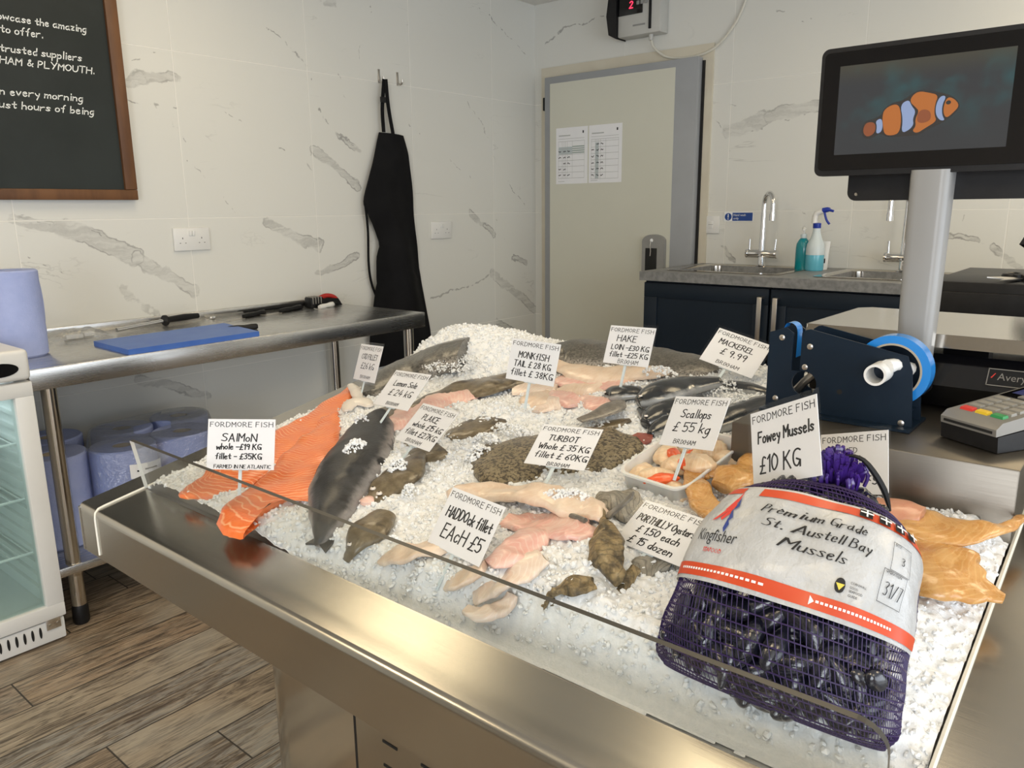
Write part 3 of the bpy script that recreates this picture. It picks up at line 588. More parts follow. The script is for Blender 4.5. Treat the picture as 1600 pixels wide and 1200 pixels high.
# ================================================================ STEEL TABLE ON THE BACK WALL
t = thing('steel_table', (-2.4, -.3, 0), 'stainless steel prep table with lower shelf against the tiled back wall', 'table')
k = MB(); k.box((-2.972, -.59, .776), (-1.50, -.002, .782), bev=.001); k.box((-2.972, -.592, .722), (-1.498, -.586, .781), bev=.002); k.box((-1.503, -.59, .722), (-1.498, -.002, .781), bev=.002); k.build('tabletop', 'table_steel', t)
MB().box((-2.972, -.014, .776), (-1.50, -.001, .812), bev=.002).build('upstand', 'table_steel', t)
MB().box((-2.965, -.575, .165), (-1.53, -.02, .193), bev=.003).build('lower_shelf', 'table_steel', t)
for x, y in ((-2.915, -.55), (-1.555, -.55), (-1.555, -.055), (-2.945, -.055)):
    l_ = MB().cyl((x, y, .06), (x, y, .735), .0205, n=24).build('leg', 'polished_steel', t)
    MB().lathe((x, y, 0), [(.02, 0), (.023, .008), (.0225, .05), (.019, .062)], 24).build('foot', 'black_plastic', l_)
    MB().lathe((x, y, .155), [(.0205, 0), (.0235, .006), (.0235, .016), (.0205, .022)], 24).build('collar', 'polished_steel', l_)
TZ = .7822
def paper_roll(c, r, h, label, group):
    t = thing('blue_paper_roll', c, label, 'paper roll', group)
    k = MB(); k.lathe(c, [(.030, .002), (r-.006, 0), (r, .006), (r+.0015, h*.3), (r-.001, h*.6), (r, h-.005), (r-.005, h), (.032, h-.001), (.030, h-.02)], 40).build('paper_winding', 'blue_paper', t)
    MB().lathe(c, [(.0295, h-.03), (.0295, h-.004), (.026, h-.004), (.026, h-.03)], 24).build('core_tube', 'tape_core', t)
    return t
t = paper_roll((-2.899, -.33, TZ), .072, .252, 'loose blue paper roll standing on the steel table top', 'none'); del t['group']
k = MB(); V = []
for i in range(9):
    for j in range(9): z = TZ+.02+.2*i/8; a = R(-5+16*j/8); r_ = .0735+.014*(j/8)**2*(1-((i-5)/5)**2); V.append((-2.899+r_*math.cos(a), -.33+r_*math.sin(a), z))
k.add(V, [(i*9+j, i*9+j+1, i*9+j+10, i*9+j+9) for i in range(8) for j in range(8)]).build('loose_end', 'blue_paper', t)
ROLLS = [(-2.868, -.36), (-2.690, -.44), (-2.488, -.43), (-2.600, -.235), (-2.392, -.225), (-2.80, -.155)]
names = ['leftmost of the wrapped blue paper rolls on the lower shelf, beside the table leg', 'wrapped blue paper roll with the white label on the lower shelf', 'wrapped blue paper roll in the front row behind the salmon price card', 'wrapped blue paper roll at the back beside the tiled wall, middle of the row', 'wrapped blue paper roll at the back right end of the lower shelf', 'wrapped blue paper roll at the back behind the leftmost one']
r0 = paper_roll((ROLLS[0][0], ROLLS[0][1], .1935), .0975, .285, names[0], 'wrapped blue paper rolls on the lower shelf')
for (x, y), lb in zip(ROLLS[1:], names[1:]): dup(r0, (x-ROLLS[0][0], y-ROLLS[0][1], 0), 0, lb)
t = thing('shrink_wrap', (-2.55, -.3, .194), 'clear plastic wrap stretched over the blue rolls on the lower shelf', 'plastic wrap')
def hull(pts):
    pts = sorted(pts); 
    def half(p): 
        h_ = []
        for q in p:
            while len(h_) > 1 and (h_[-1][0]-h_[-2][0])*(q[1]-h_[-2][1])-(h_[-1][1]-h_[-2][1])*(q[0]-h_[-2][0]) <= 0: h_.pop()
            h_.append(q)
        return h_
    a, b = half(pts), half(pts[::-1]); return a[:-1]+b[:-1]
H_ = hull([(x+.1025*math.cos(R(a)), y+.1025*math.sin(R(a))) for x, y in ROLLS[1:5] for a in range(0, 360, 8)])
k = MB(); n = len(H_); V = []; cx, cy = -2.54, -.335
for z, s_ in ((.1945, 1.005), (.30, 1.0), (.44, 1.002), (.477, 1.0), (.4825, .97), (.4825, .6), (.483, .3)):
    for j, (x, y) in enumerate(H_): q = .0035*noise.noise((x*30, y*30, z*22)); V.append((cx+(x-cx)*(s_+q), cy+(y-cy)*(s_+q), z+(.002*noise.noise((x*40, y*40, 3)) if z > .47 else 0)))
k.add(V, [(i*n+j, i*n+(j+1) % n, (i+1)*n+(j+1) % n, (i+1)*n+j) for i in range(6) for j in range(n)]).build('film', 'film', t)
lb_ = MB(); lf = lambda a, b, off=.1050: (-2.690+off*math.cos(R(-106)+a/off), -.44+off*math.sin(R(-106)+a/off), .392+b*.7-a*.10)
rect2(lb_, 0, 0, .135, .065, lf, 10, 1); L_ = lb_.build('paper_label', 'paper', t); k = MB()
for i, (a, w_) in enumerate(((.02, .012), (.045, .05), )): rect2(k, a, .030+.004*i, a+w_, .037+.004*i, lambda a, b: lf(a, b, .1057), 6, 1)
k.build('label_print', 'ink', L_)
# scrap of plastic on the floor
k = MB(); V = []; 
for i in range(7):
    for j in range(7): x, y = i/6-.5, j/6-.5; V.append((-2.28+.09*x, -.62+.12*y, .004+.030*max(0, noise.noise((x*4, y*4, 8))+.3)*(1-2*max(abs(x), abs(y)))))
o = k.add(V, [(i*7+j, i*7+j+1, i*7+j+8, i*7+j+7) for i in range(6) for j in range(6)]).build('plastic_scrap', 'film'); rebase(o, (-2.28, -.62, 0)); tag(o, 'crumpled scrap of clear plastic lying on the wood-look floor', 'plastic scrap')
# things on the table
cb = [(-2.693, -.332), (-2.70, -.583), (-2.262, -.583), (-2.225, -.30)]
o = MB(); o.prism([(x, y, TZ) for x, y in cb], (0, 0, .016)); o = o.build('chopping_board', 'blue_board', None, False); rebase(o, (-2.47, -.45, TZ)); tag(o, 'blue plastic chopping board lying on the steel table', 'chopping board')
def knife(name, a, b, hl, label, hm='black_plastic', bw=.022, hr=.011, blade='brushed_nickel', z=TZ):
    a = Vector((a[0], a[1], z+hr)); b = Vector((b[0], b[1], z+.004)); d = (b-a); L_ = d.length; d.normalize(); s_ = Vector((-d.y, d.x, 0)).normalized()
    t = thing(name, (a.x, a.y, z), label, 'knife' if 'knife' in name else 'tool')
    k = MB(); P = [a+d*hl*q for q in (0, .05, .2, .45, .7, .9, 1)]; k.tube(P, [hr*q for q in (.6, .95, 1, .8, .95, .9, .75)], 12); k.build('handle', hm, t)
    p0 = a+d*hl; up = Vector((0, 0, .0012)); k = MB(); k.prism([p0+s_*bw*.5-up*6, p0+d*(L_-hl)*.75+s_*bw*.45-up*4, b, p0+d*(L_-hl)*.5-s_*bw*.5-up*4, p0-s_*bw*.5-up*6], (0, 0, .0015)); k.build('blade', blade, t)
    return t
knife('kitchen_knife', (-2.178, -.445), (-2.45, -.30), .10, 'black handled knife lying half under the right edge of the chopping board')
t = thing('sharpening_steel', (-2.34, -.075, TZ), 'knife sharpening steel with black guarded handle near the plastic bag', 'sharpening steel')
MB().tube([(-2.53, -.125, TZ+.012), (-2.33, -.082, TZ+.020)], .0075, 14).build('rod', 'chrome', t)
k = MB(); k.tube([(-2.335, -.083, TZ+.02), (-2.31, -.078, TZ+.021), (-2.25, -.066, TZ+.022), (-2.19, -.055, TZ+.020)], [.010, .0115, .013, .010], 14); k.build('handle', 'black_plastic', t)
MB().cyl((-2.338, -.0835, TZ+.020), (-2.330, -.082, TZ+.020), .020, n=18).build('guard', 'black_plastic', t)
knife('fish_tweezers', (-2.12, -.055), (-2.16, -.05), .02, 'small steel hook tool between the sharpening steel and the knives', 'chrome', .01, .006)
knife('filleting_knife', (-1.93, -.11), (-2.14, -.16), .12, 'black handled filleting knife left of the second knife on the table')
knife('boning_knife', (-1.735, -.085), (-1.97, -.135), .13, 'black handled boning knife in front of the long dark steel')
knife('oyster_knife', (-1.595, -.12), (-1.71, -.135), .085, 'white handled knife lying in front of the red and black sharpener', 'white_plastic', .014, .0115)
o = MB().tube([(-1.98, -.032, TZ+.012), (-1.66, -.03, TZ+.016)], [.006, .011], 12).build('dark_knife_rod', 'black_plastic'); rebase(o, (-1.8, -.03, TZ)); tag(o, 'long black rod lying along the steel upstand', 'rod')
t = thing('knife_sharpener', (-1.62, -.075, TZ), 'black and red pull-through knife sharpener at the end of the table', 'knife sharpener')
k = MB().box((-1.70, -.105, TZ), (-1.635, -.055, TZ+.046), bev=.006).build('sharpening_head', 'black_plastic', t)
for i in range(4): MB().box((-1.692+.014*i, -.1065, TZ+.018), (-1.687+.014*i, -.0535, TZ+.048), bev=.001).build('slot_guide', 'silver_plastic', k)
k = MB(); P = cr([(-1.64, -.08, TZ+.038), (-1.60, -.08, TZ+.046), (-1.56, -.08, TZ+.036), (-1.535, -.08, TZ+.008)], 14); k.tube(P, [.010]*14, 10); k.build('handle', 'red_plastic', t)
k = MB(); k.prism([(-1.64, -.092, TZ), (-1.60, -.092, TZ+.012), (-1.56, -.092, TZ+.018), (-1.545, -.092, TZ), (-1.525, -.092, TZ), (-1.545, -.092, TZ+.030), (-1.60, -.092, TZ+.036), (-1.64, -.092, TZ+.03)], (0, .024, 0)); k.build('handle_underside', 'black_plastic', t)
k = MB(); V = []; N = 14
for i in range(N):
    for j in range(N):
        x, y = i/(N-1)-.5, j/(N-1)-.5; e = 1-2*max(abs(x), abs(y)); V.append((-2.66+.20*x, -.115+.12*y, TZ+.003+.026*smooth01(e*2.2)+.016*max(0, e)*noise.noise((x*6, y*6, 2))))
t = thing('plastic_bag', (-2.66, -.115, TZ), 'clear plastic bag with white pieces lying by the blue roll', 'plastic bag')
k.add(V, [(i*N+j, i*N+j+1, i*N+j+N+1, i*N+j+N) for i in range(N-1) for j in range(N-1)]).build('bag_film', 'film', t)
MB().box((-2.70, -.14, TZ+.002), (-2.645, -.11, TZ+.016), bev=.003).build('white_contents', 'white_plastic', t); MB().box((-2.635, -.12, TZ+.002), (-2.60, -.09, TZ+.016), bev=.003).build('white_contents', 'white_plastic', t)
# ================================================================ DRINKS FRIDGE
FX, FY = -2.976, -.622; FL = -3.52
t = thing('bottle_fridge', (-3.25, -.36, 0), 'white undercounter display fridge with a glass door at the left edge', 'fridge')
k = MB(); k.box((FX-.03, FY+.045, .06), (FX, -.09, .80)); k.box((FL, FY+.045, .06), (FL+.03, -.09, .80)); k.box((FL+.03, -.12, .06), (FX-.03, -.09, .80)); k.box((FL+.03, FY+.045, .06), (FX-.03, -.12, .10)); k.box((FL+.03, FY+.045, .765), (FX-.03, -.12, .80)); k.build('cabinet', 'white_plastic', t, False)
MB().box((FL+.04, FY+.10, .752), (FX-.04, FY+.16, .764)).build('interior_lamp', 'fridge_lamp', t, False)
MB().box((FL, FY-.004, .763), (FX, -.09, .845), bev=.012, seg=3).build('top_canopy', 'white_plastic', t)
k = MB(); k.prism([(a, FY-.0065, b) for a, b in arc(-3.05, .797, .045, .018)], (0, .004, 0)); k.build('control_window', 'black_gloss', t)
MB().box((FL, FY+.01, .006), (FX-.004, -.09, .070), bev=.004).build('kick_plate', 'white_plastic', t)
for i in range(9): MB().prism([(a, FY+.0085, b) for a, b in arc(-3.045-.020*i, .044, .0035, .017, n=14)], (0, .004, 0)).build('vent_slot', 'dark_hole', t)
d = MB(); x0, x1, z0, z1, fw = FL, FX, .076, .757, .047
d.box((x0, FY, z0), (x1, FY+.042, z0+.042), bev=.004); d.box((x0, FY, z1-.040), (x1, FY+.042, z1), bev=.004); d.box((x0, FY-.0004, z0+.04), (x0+fw, FY+.042, z1-.038), bev=.004); d.box((x1-fw, FY-.0004, z0+.04), (x1, FY+.042, z1-.038), bev=.004)
dr = d.build('glass_door', 'white_plastic', t)
MB().box((x0+fw-.004, FY+.012, z0+.038), (x1-fw+.004, FY+.018, z1-.036)).build('door_glass', 'fridge_glass', dr, False)
hp = MB(); hp.box((-3.030, FY+.004, .045), (-2.992, FY+.011, .078), bev=.001); hp = hp.build('hinge_plate', 'chrome', t)
for x in (-3.021, -3.0): MB().lathe((0, 0, 0), [(.0045, 0), (.003, .002)], 12, Matrix.Translation((x, FY+.004, .060)) @ Matrix.Rotation(R(90), 4, 'X')).build('screw', 'brushed_nickel', hp)
for x, y in ((-3.02, FY+.05), (-3.48, FY+.05), (-3.02, -.14), (-3.48, -.14)): MB().cyl((x, y, 0), (x, y, .02), .016).build('foot', 'white_plastic', t)
for z in (.26, .42, .58):
    k = MB(); k.tube([(FL+.035, FY+.07, z), (FX-.035, FY+.07, z)], .004, 6)
    for i in range(20): x = FL+.04+.024*i; k.tube([(x, FY+.07, z), (x, -.13, z)], .002, 5)
    k.build('wire_shelf', 'white_plastic', t)
for z in np.arange(.14, .76, .04): MB().box((FX-.040, FY+.06, z), (FX-.030, -.13, z+.012)).build('shelf_runner', 'white_plastic', t, False)
o = MB().lathe((-3.19, -.42, .584), [(.02, 0), (.07, .004), (.10, .03), (.104, .032), (.072, .008), (0, .005)], 32).build('steel_dish', 'brushed_nickel'); rebase(o, (-3.19, -.42, .584)); tag(o, 'shallow silver dish on a wire shelf inside the fridge', 'dish')
# ================================================================ SINK UNIT ON THE RIGHT WALL
WX, WY = -.63, -1.085
def outline(cx, cy, ax_, ay, r_, n=8):
    o = []
    for sx, sy, a0 in ((1, 1, 0), (-1, 1, 90), (-1, -1, 180), (1, -1, 270)): o += [(cx+sx*(ax_-r_)+r_*math.cos(R(a0+90*i/n)), cy+sy*(ay-r_)+r_*math.sin(R(a0+90*i/n))) for i in range(n+1)]
    return o
SK = [(-.30, -1.42), (-.30, -2.08)]; SA = (.195, .225)
k = MB()   # worktop with two cut-outs: strips and a ring round every basin
ys = [WY, -1.42+.30, -1.42-.30, -2.08+.30, -2.08-.30, -3.4]
for y0, y1 in ((ys[0], ys[1]), (ys[2], ys[3]), (ys[4], ys[5])): k.box((WX, y1, .872), (-.002, y0, .912))
for cx, cy in SK: k.box((WX, cy-.30, .872), (cx-.19, cy+.30, .912)); k.box((cx+.19, cy-.30, .872), (-.002, cy+.30, .912)); k.box((cx-.19, cy+.22, .872), (cx+.19, cy+.30, .912)); k.box((cx-.19, cy-.30, .872), (cx+.19, cy-.22, .912))
o = k.build('worktop', 'worktop_grey', None, False); rebase(o, (-.3, -2.2, .872)); tag(o, 'mottled grey laminate worktop running along the right wall', 'worktop')
def cabinet(y0, y1, label):
    t = thing('base_cabinet', (-.3, (y0+y1)/2, 0), label, 'cabinet', None)
    k = MB(); k.box((-.585, y1, .12), (-.57, y0, .868)); k.box((-.57, y0-.016, .12), (-.004, y0, .868)); k.box((-.57, y1, .12), (-.004, y1+.016, .868)); k.box((-.57, y1+.016, .12), (-.004, y0-.016, .136)); k.build('carcass', 'navy_paint', t, False)
    MB().box((-.54, y1, 0), (-.525, y0, .12)).build('plinth', 'navy_paint', t, False)
    return t
def cab_door(t, y0, y1, hand):
    a, b = y0-.003, y1+.003; k = MB(); k.box((-.600, b, .125), (-.586, a, .862)); fw_ = .065
    for lo, hi in (((b, .125), (a, .125+fw_)), ((b, .862-fw_), (a, .862)), ((b, .125+fw_), (b+fw_, .862-fw_)), ((a-fw_, .125+fw_), (a, .862-fw_))): k.box((-.607, lo[0], lo[1]), (-.600, hi[0], hi[1]), bev=.0015)
    d = k.build('door', 'navy_paint', t)
    hy = b+.028 if hand > 0 else a-.028; k = MB(); k.box((-.636, hy-.010, .62), (-.629, hy+.010, .83), bev=.002); k.box((-.632, hy-.010, .62), (-.606, hy+.010, .628)); k.box((-.632, hy-.010, .822), (-.606, hy+.010, .83)); k.build('handle', 'brushed_nickel', d)
C_ = [(-1.095, -1.68, 1, 'navy shaker base cabinet under the left sink next to the cold room door'), (-1.683, -2.27, -1, 'navy shaker base cabinet under the right sink'), (-2.273, -2.86, 1, 'navy base cabinet hidden behind the weighing scale')]
for y0, y1, hd, lb in C_: t = cabinet(y0, y1, lb); cab_door(t, y0, y1, hd)
def sink(cx, cy, label):
    t = thing('inset_sink', (cx, cy, .80), label, 'sink', None)
    k = MB(); rings = [(.235, .262, .03, .9125), (.236, .263, .03, .9155), (.205, .235, .05, .9165), (.192, .222, .05, .910), (.188, .218, .05, .80), (.16, .19, .05, .785), (.03, .03, .029, .780)]; n = 0; V = []; F = []
    for ax_, ay, r_, z in rings: V += [(x, y, z) for x, y in outline(cx, cy, ax_, ay, r_)]
    m_ = len(V)//len(rings)
    for i in range(len(rings)-1): F += [(i*m_+j, i*m_+(j+1) % m_, (i+1)*m_+(j+1) % m_, (i+1)*m_+j) for j in range(m_)]
    k.add(V, F+[tuple(range((len(rings)-1)*m_, len(rings)*m_))]).build('basin', 'polished_steel', t)
    MB().cyl((cx, cy, .780), (cx, cy, .784), .034, n=24).build('waste', 'chrome', t)
sink(*SK[0], 'stainless inset sink on the left of the worktop by the cold room door'); sink(*SK[1], 'stainless inset sink on the right of the worktop behind the scale pole')
def tap(x, y, label, turn):
    t = thing('mixer_tap', (x, y, .912), label, 'tap', None); z = .912
    MB().lathe((x, y, z), [(.026, 0), (.026, .006), (.017, .010), (.016, .045), (.021, .050), (.021, .058)], 28).build('base', 'chrome', t)
    MB().tube([(x, y-.068, z+.060), (x, y-.062, z+.060), (x, y+.062, z+.060), (x, y+.068, z+.060)], [.017, .0195, .0195, .017], 24).build('valve_body', 'chrome', t)
    for s_ in (-1, 1):
        MB().cyl((x, y+s_*.068, z+.060), (x, y+s_*.076, z+.060), .0205, n=24).build('valve_cap', 'chrome', t)
        MB().tube([(x, y+s_*.062, z+.075), (x+.004, y+s_*.064, z+.128)], [.0055, .0045], 10).build('lever', 'chrome', t)
    P = [(x, y, z+.06), (x, y, z+.20), (x, y, z+.29)]; dx, dy = math.cos(turn), math.sin(turn); rr = .048
    for i in range(1, 15): a = math.pi*i/14; P.append((x+dx*(rr-rr*math.cos(a)), y+dy*(rr-rr*math.cos(a)), z+.29+rr*math.sin(a)))
    P += [(P[-1][0], P[-1][1], z+.25), (P[-1][0], P[-1][1], z+.215)]
    MB().tube(P, [.0155, .0125]+[.0115]*(len(P)-2), 18).build('spout', 'chrome', t)
    e = P[-1]; MB().cyl((e[0], e[1], e[2]), (e[0], e[1], e[2]+.03), .0135, n=18).build('aerator', 'chrome', t)
tap(-.085, -1.425, 'chrome swan-neck mixer tap behind the left sink', R(225)); tap(-.085, -2.045, 'chrome swan-neck mixer tap behind the right sink beside the scale pole', R(150))
c = (-.19, -1.655, .9125)
t = thing('soap_dispenser', c, 'teal liquid soap bottle with clear pump beside the spray bottle', 'soap bottle')
k = MB(); V = []; prof = [(.95, 0), (1, .006), (1, .095), (.93, .115), (.62, .132), (.40, .140)]
for s_, z in prof: V += [(c[0]+.024*s_*math.cos(a)*1.0, c[1]+.031*s_*math.sin(a), c[2]+z) for a in np.linspace(0, 2*math.pi, 28, False)]
k.add(V, [(i*28+j, i*28+(j+1) % 28, (i+1)*28+(j+1) % 28, (i+1)*28+j) for i in range(5) for j in range(28)]+[tuple(range(28))[::-1], tuple(range(140, 168))]).build('bottle', 'teal_soap', t)
MB().lathe(c, [(.0125, .139), (.0135, .142), (.0135, .156), (.008, .160)], 20).build('collar', 'cloudy_plastic', t)
k = MB(); k.cyl((c[0], c[1], c[2]+.158), (c[0], c[1], c[2]+.178), .0045, n=12); k.tube([(c[0]+.008, c[1]+.004, c[2]+.179), (c[0], c[1], c[2]+.182), (c[0]-.026, c[1]-.008, c[2]+.176)], [.009, .010, .005], 12); k.build('pump', 'white_plastic', t)
c = (-.20, -1.713, .9125)
t = thing('spray_bottle', c, 'spray bottle of pale blue cleaner with blue trigger beside the sinks', 'spray bottle')
MB().lathe(c, [(.036, 0), (.0385, .006), (.0385, .068), (.0384, .0685), (0, .0686)], 32).build('liquid', 'blue_spray', t)
MB().lathe(c, [(.0384, .0687), (.0385, .095), (.036, .115), (.024, .140), (.017, .165), (.0155, .185)], 32).build('bottle_top', 'cloudy_plastic', t)
MB().lathe(c, [(.0165, .183), (.0172, .186), (.0172, .204), (.012, .206)], 24).build('neck_ring', 'blue_trigger', t)
k = MB(); X, Y, Z_ = c; k.tube(cr([(X+.0, Y+.012, Z_+.205), (X, Y+.012, Z_+.225), (X, Y+.006, Z_+.245), (X, Y-.022, Z_+.256)], 10), [.013, .0125, .012, .012, .012, .012, .012, .0115, .011, .0105], 12); k.build('spray_head', 'white_plastic', t)
k = MB(); k.tube([(X, Y-.020, Z_+.258), (X, Y-.040, Z_+.262), (X, Y-.050, Z_+.262)], [.0115, .011, .008], 12); k.tube(cr([(X, Y-.028, Z_+.250), (X, Y-.033, Z_+.232), (X, Y-.040, Z_+.215), (X, Y-.052, Z_+.200)], 8), [.005]*8, 8); k.tube([(X, Y-.048, Z_+.26), (X, Y-.066, Z_+.255)], [.006, .005], 8); k.build('trigger', 'blue_trigger', t)
c = (-.13, -1.728, .9125); t = thing('hand_cream_tube', c, 'white squeeze tube with dark print standing behind the spray bottle', 'tube')
k = MB(); V = []
for z, a_, b_ in ((0, .018, .018), (.02, .020, .019), (.08, .023, .012), (.125, .026, .002)): V += [(c[0]+b_*math.cos(a), c[1]+a_*math.sin(a), c[2]+z) for a in np.linspace(0, 2*math.pi, 24, False)]
k.add(V, [(i*24+j, i*24+(j+1) % 24, (i+1)*24+(j+1) % 24, (i+1)*24+j) for i in range(3) for j in range(24)]+[tuple(range(24))[::-1], tuple(range(72, 96))]).build('tube_body', 'white_plastic', t)
MB().box((c[0]-.0215, c[1]-.014, c[2]+.03), (c[0]-.0185, c[1]-.004, c[2]+.05)).build('print', 'ink', t, False)
# ================================================================ FISH COUNTER
TH = math.atan(.176); XF, YL, YR, XB = -3.17, -1.66, -2.813, -2.31
def zs(x): return .899+.176*(x+2.31)
O_ = Vector((XF, YL, zs(XF))); Uv = Vector((0, -1, 0)); Vv = Vector((math.cos(TH), 0, math.sin(TH))); Wv = Vector((-math.sin(TH), 0, math.cos(TH)))
def S(u, v, h=0.): return O_+Uv*u+Vv*v+Wv*h
VB = .873; UL, UR = -.06, .62
t = thing('fish_counter', (-2.8, -2.25, 0), 'sloping stainless steel wet fish counter filled with ice', 'fish counter')
k = MB(); VI = .825; UE = 1.153
prof = [(-.012, 0)]+[(-.075-.011*math.sin(R(a)), -.011+.011*math.cos(R(a))) for a in range(0, 91, 15)]      # rail section (v, h)
def deck(poly, th=.003): k.prism([S(u, v, -th) for u, v in poly], Wv*th)
deck([(-.06, -.075), (0, -.075), (0, VB), (-.06, VB)]); deck([(0, -.075), (1.45, -.075), (1.45, 0), (0, 0)]); deck([(0, VI), (UE, VI), (UE, VB), (0, VB)]); deck([(UE, 0), (1.45, 0), (1.45, VB), (UE, VB)])
V = []; pr = [(v, h) for v, h in prof[1:]]
for u in (-.06, 1.45):
    for v, h in pr: V.append(S(u, v, h))
    e = S(u, -.086, -.011); V.append((e.x, e.y, e.z-.068)); V.append((e.x+.02, e.y, e.z-.068))
n = len(V)//2; k.add(V, [(i, i+1, n+i+1, n+i) for i in range(n-1)])
a, b = S(-.06, -.086, -.004), S(-.06, VB, -.003); k.prism([tuple(a), (a.x, a.y, a.z-.074), (b.x, b.y, b.z-.078), tuple(b)], (0, -.004, 0))
a, b = S(-.06, VB, -.001), S(1.45, VB, -.001); k.prism([tuple(a), (a.x, a.y, a.z-.075), (b.x, b.y, b.z-.075), tuple(b)], (-.004, 0, 0))
k.build('rim', 'counter_steel', t)
k = MB(); V = []; pp = [(0, 0, -.001), (.002, .004, -.02), (.010, .014, -.037), (.026, .030, -.046), (.05, .055, -.048)]      # inset, ... : dished pan
rings = []
for ins, _, h in pp: rings.append([S(ins, ins, h), S(UE-ins, ins, h), S(UE-ins, VI-ins, h), S(ins, VI-ins, h)])
V = [q for r_ in rings for q in r_]; F = [(i*4+j, i*4+(j+1) % 4, (i+1)*4+(j+1) % 4, (i+1)*4+j) for i in range(len(rings)-1) for j in range(4)]+[tuple(range(4*len(rings)-4, 4*len(rings)))]
k.add(V, F).build('pan', 'pan_steel', t, angle=80)
k = MB(); k.tube([S(-.005, VB, .001), S(-.005, .3, .001), S(-.005, -.066, .001), S(-.004, -.076, .0008), S(-.002, -.083, -.003), S(0, -.0868, -.012), S(0, -.0868, -.012)-Vector((0, 0, .06))], .0020, 6); k.build('sealant_bead', 'bead', t); MB().tube([S(UE+.001, 0, .001), S(UE+.001, VI, .001)], .0026, 6).build('sealant_bead', 'bead', t)
k = MB()
for i in range(46): 
    u = .18+.6*(i/45)+.003*random.random(); q = S(u, .006+.004*random.random(), -.026); 
    k.cyl(q, q+Wv*.001, .0013, n=6)
k.build('drain_speckle', 'dark_hole', t)
# glass guard along the front
r_ = .022; gl = [(0, .001)]+[(0, .088)]+[(1.138-r_+r_*math.sin(R(a)), .088-r_+r_*math.cos(R(a))) for a in range(0, 91, 15)]+[(1.138, .001)]
k = MB(); g = k.prism([S(u, -.001, h) for u, h in gl], Vv*.0055); f0, f1 = k.f[0], k.f[1]; side = k.f[2:]
k.f = [f0, f1]; gg = k.build('glass_guard', 'acrylic', t, False)
k = MB(); k.add([S(u, -.001, h) for u, h in gl]+[S(u, .0045, h) for u, h in gl], [side[i] for i in range(1, len(side)-1)]).build('guard_top_edge', 'acrylic_edge', gg, False)
k = MB(); k.add([S(u, -.0012, h) for u, h in gl]+[S(u, .0047, h) for u, h in gl], [side[0]]).build('guard_end_edge', 'acrylic_edge_light', gg, False)
# body below: rounded steel cabinet with vents
bx0, bx1, by0, by1 = -3.10, -2.36, -1.80, -2.98
o2 = outline((bx0+bx1)/2, (by0+by1)/2, (bx1-bx0)/2, (by0-by1)/2, .11, 10)
k = MB(); n = len(o2); V = [(x, y, .06) for x, y in o2]+[(x, y, zs(x)-.02) for x, y in o2]; k.add(V, [(i, (i+1) % n, n+(i+1) % n, n+i) for i in range(n)]+[tuple(range(n, 2*n))]).build('cabinet_body', 'polished_steel', t)
MB().box((bx0+.05, by1+.05, 0), (bx1-.05, by0-.05, .06)).build('plinth', 'black_plastic', t, False)
MB().box((bx0-.001, -2.088, .06), (bx0+.01, -2.083, .70)).build('panel_gap', 'dark_hole', t, False)
MB().box((bx0-.002, -2.95, .07), (bx0+.004, -2.09, .70)).build('vent_panel', 'counter_steel', t, False)
for r_ in range(11):
    for c_ in range(9): y = -2.148-.077*c_-(.0385 if r_ % 2 else 0)*0; MB().box((bx0-.0028, y-.030, .504-.0385*r_), (bx0-.001, y, .508-.0385*r_)).build('vent_slot', 'dark_hole', t, False)
# raised step for the till
BX, BT, BY0, BY1 = -2.752, .909, -2.482, -2.812
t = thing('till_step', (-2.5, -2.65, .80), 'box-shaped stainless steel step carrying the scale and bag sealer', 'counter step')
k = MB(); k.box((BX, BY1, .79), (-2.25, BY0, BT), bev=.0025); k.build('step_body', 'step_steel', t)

# ---- bag neck sealer with its roll of blue tape
SX = -2.655
t = thing('bag_sealer', (-2.63, -2.58, BT), 'dark navy metal bag neck tape sealer standing on the till step', 'bag sealer')
def side(x, nm):
    cx_, cz_, r_ = -2.541, .952, .017
    A = [(-2.489, BT+.004), (-2.489, 1.019), (-2.512, 1.027), (-2.5225, 1.020), (-2.5225, .968)]
    hole = [(cx_+r_*math.cos(R(a)), cz_+r_*math.sin(R(a))) for a in range(42, -231, -14)]   # from the slot round the throat
    hole = [(cx_+r_*math.cos(R(a)), cz_+r_*math.sin(R(a))) for a in (40, 62)]
    left = A+[(cx_+r_*math.cos(R(a)), cz_+r_*math.sin(R(a))) for a in range(48, 181-45-45, 20)]
    thr = [(cx_-r_*math.sin(R(q))*-1*0+r_*math.cos(R(q)), cz_+r_*math.sin(R(q))) for q in range(72, -255, -18)]
    # y decreases to the right: walk left edge, slot left side, round the throat, slot right side, right part
    th = [(cx_-r_*math.cos(R(a)), cz_+r_*math.sin(R(a))) for a in range(0, 361, 18)]
    lft = [(cx_-r_*math.cos(R(a)), cz_+r_*math.sin(R(a))) for a in range(112, 271, 18)]     # left half, top to bottom (y larger)
    rgt = [(cx_-r_*math.cos(R(a)), cz_+r_*math.sin(R(a))) for a in range(-90, 73, 18)]      # right half, bottom to top
    P1 = A[:-1]+[(-2.5225, .968)]+lft+[(cx_, BT+.004)]
    P2 = [(cx_, BT+.004)]+rgt+[(-2.534, .970), (-2.534, 1.022), (-2.5405, 1.0265), (-2.545, 1.0275), (-2.668, 1.004), (-2.675, .985), (-2.681, BT+.004)]
    k = MB(); k.prism([(x, y, z) for y, z in P1], (.003, 0, 0)); k.prism([(x, y, z) for y, z in P2], (.003, 0, 0))
    o = k.build(nm, 'sealer_navy', t, False); bm = bmesh.new(); bm.from_mesh(o.data); bmesh.ops.triangulate(bm, faces=[f for f in bm.faces if len(f.verts) > 4]); bm.to_mesh(o.data); bm.free(); return o
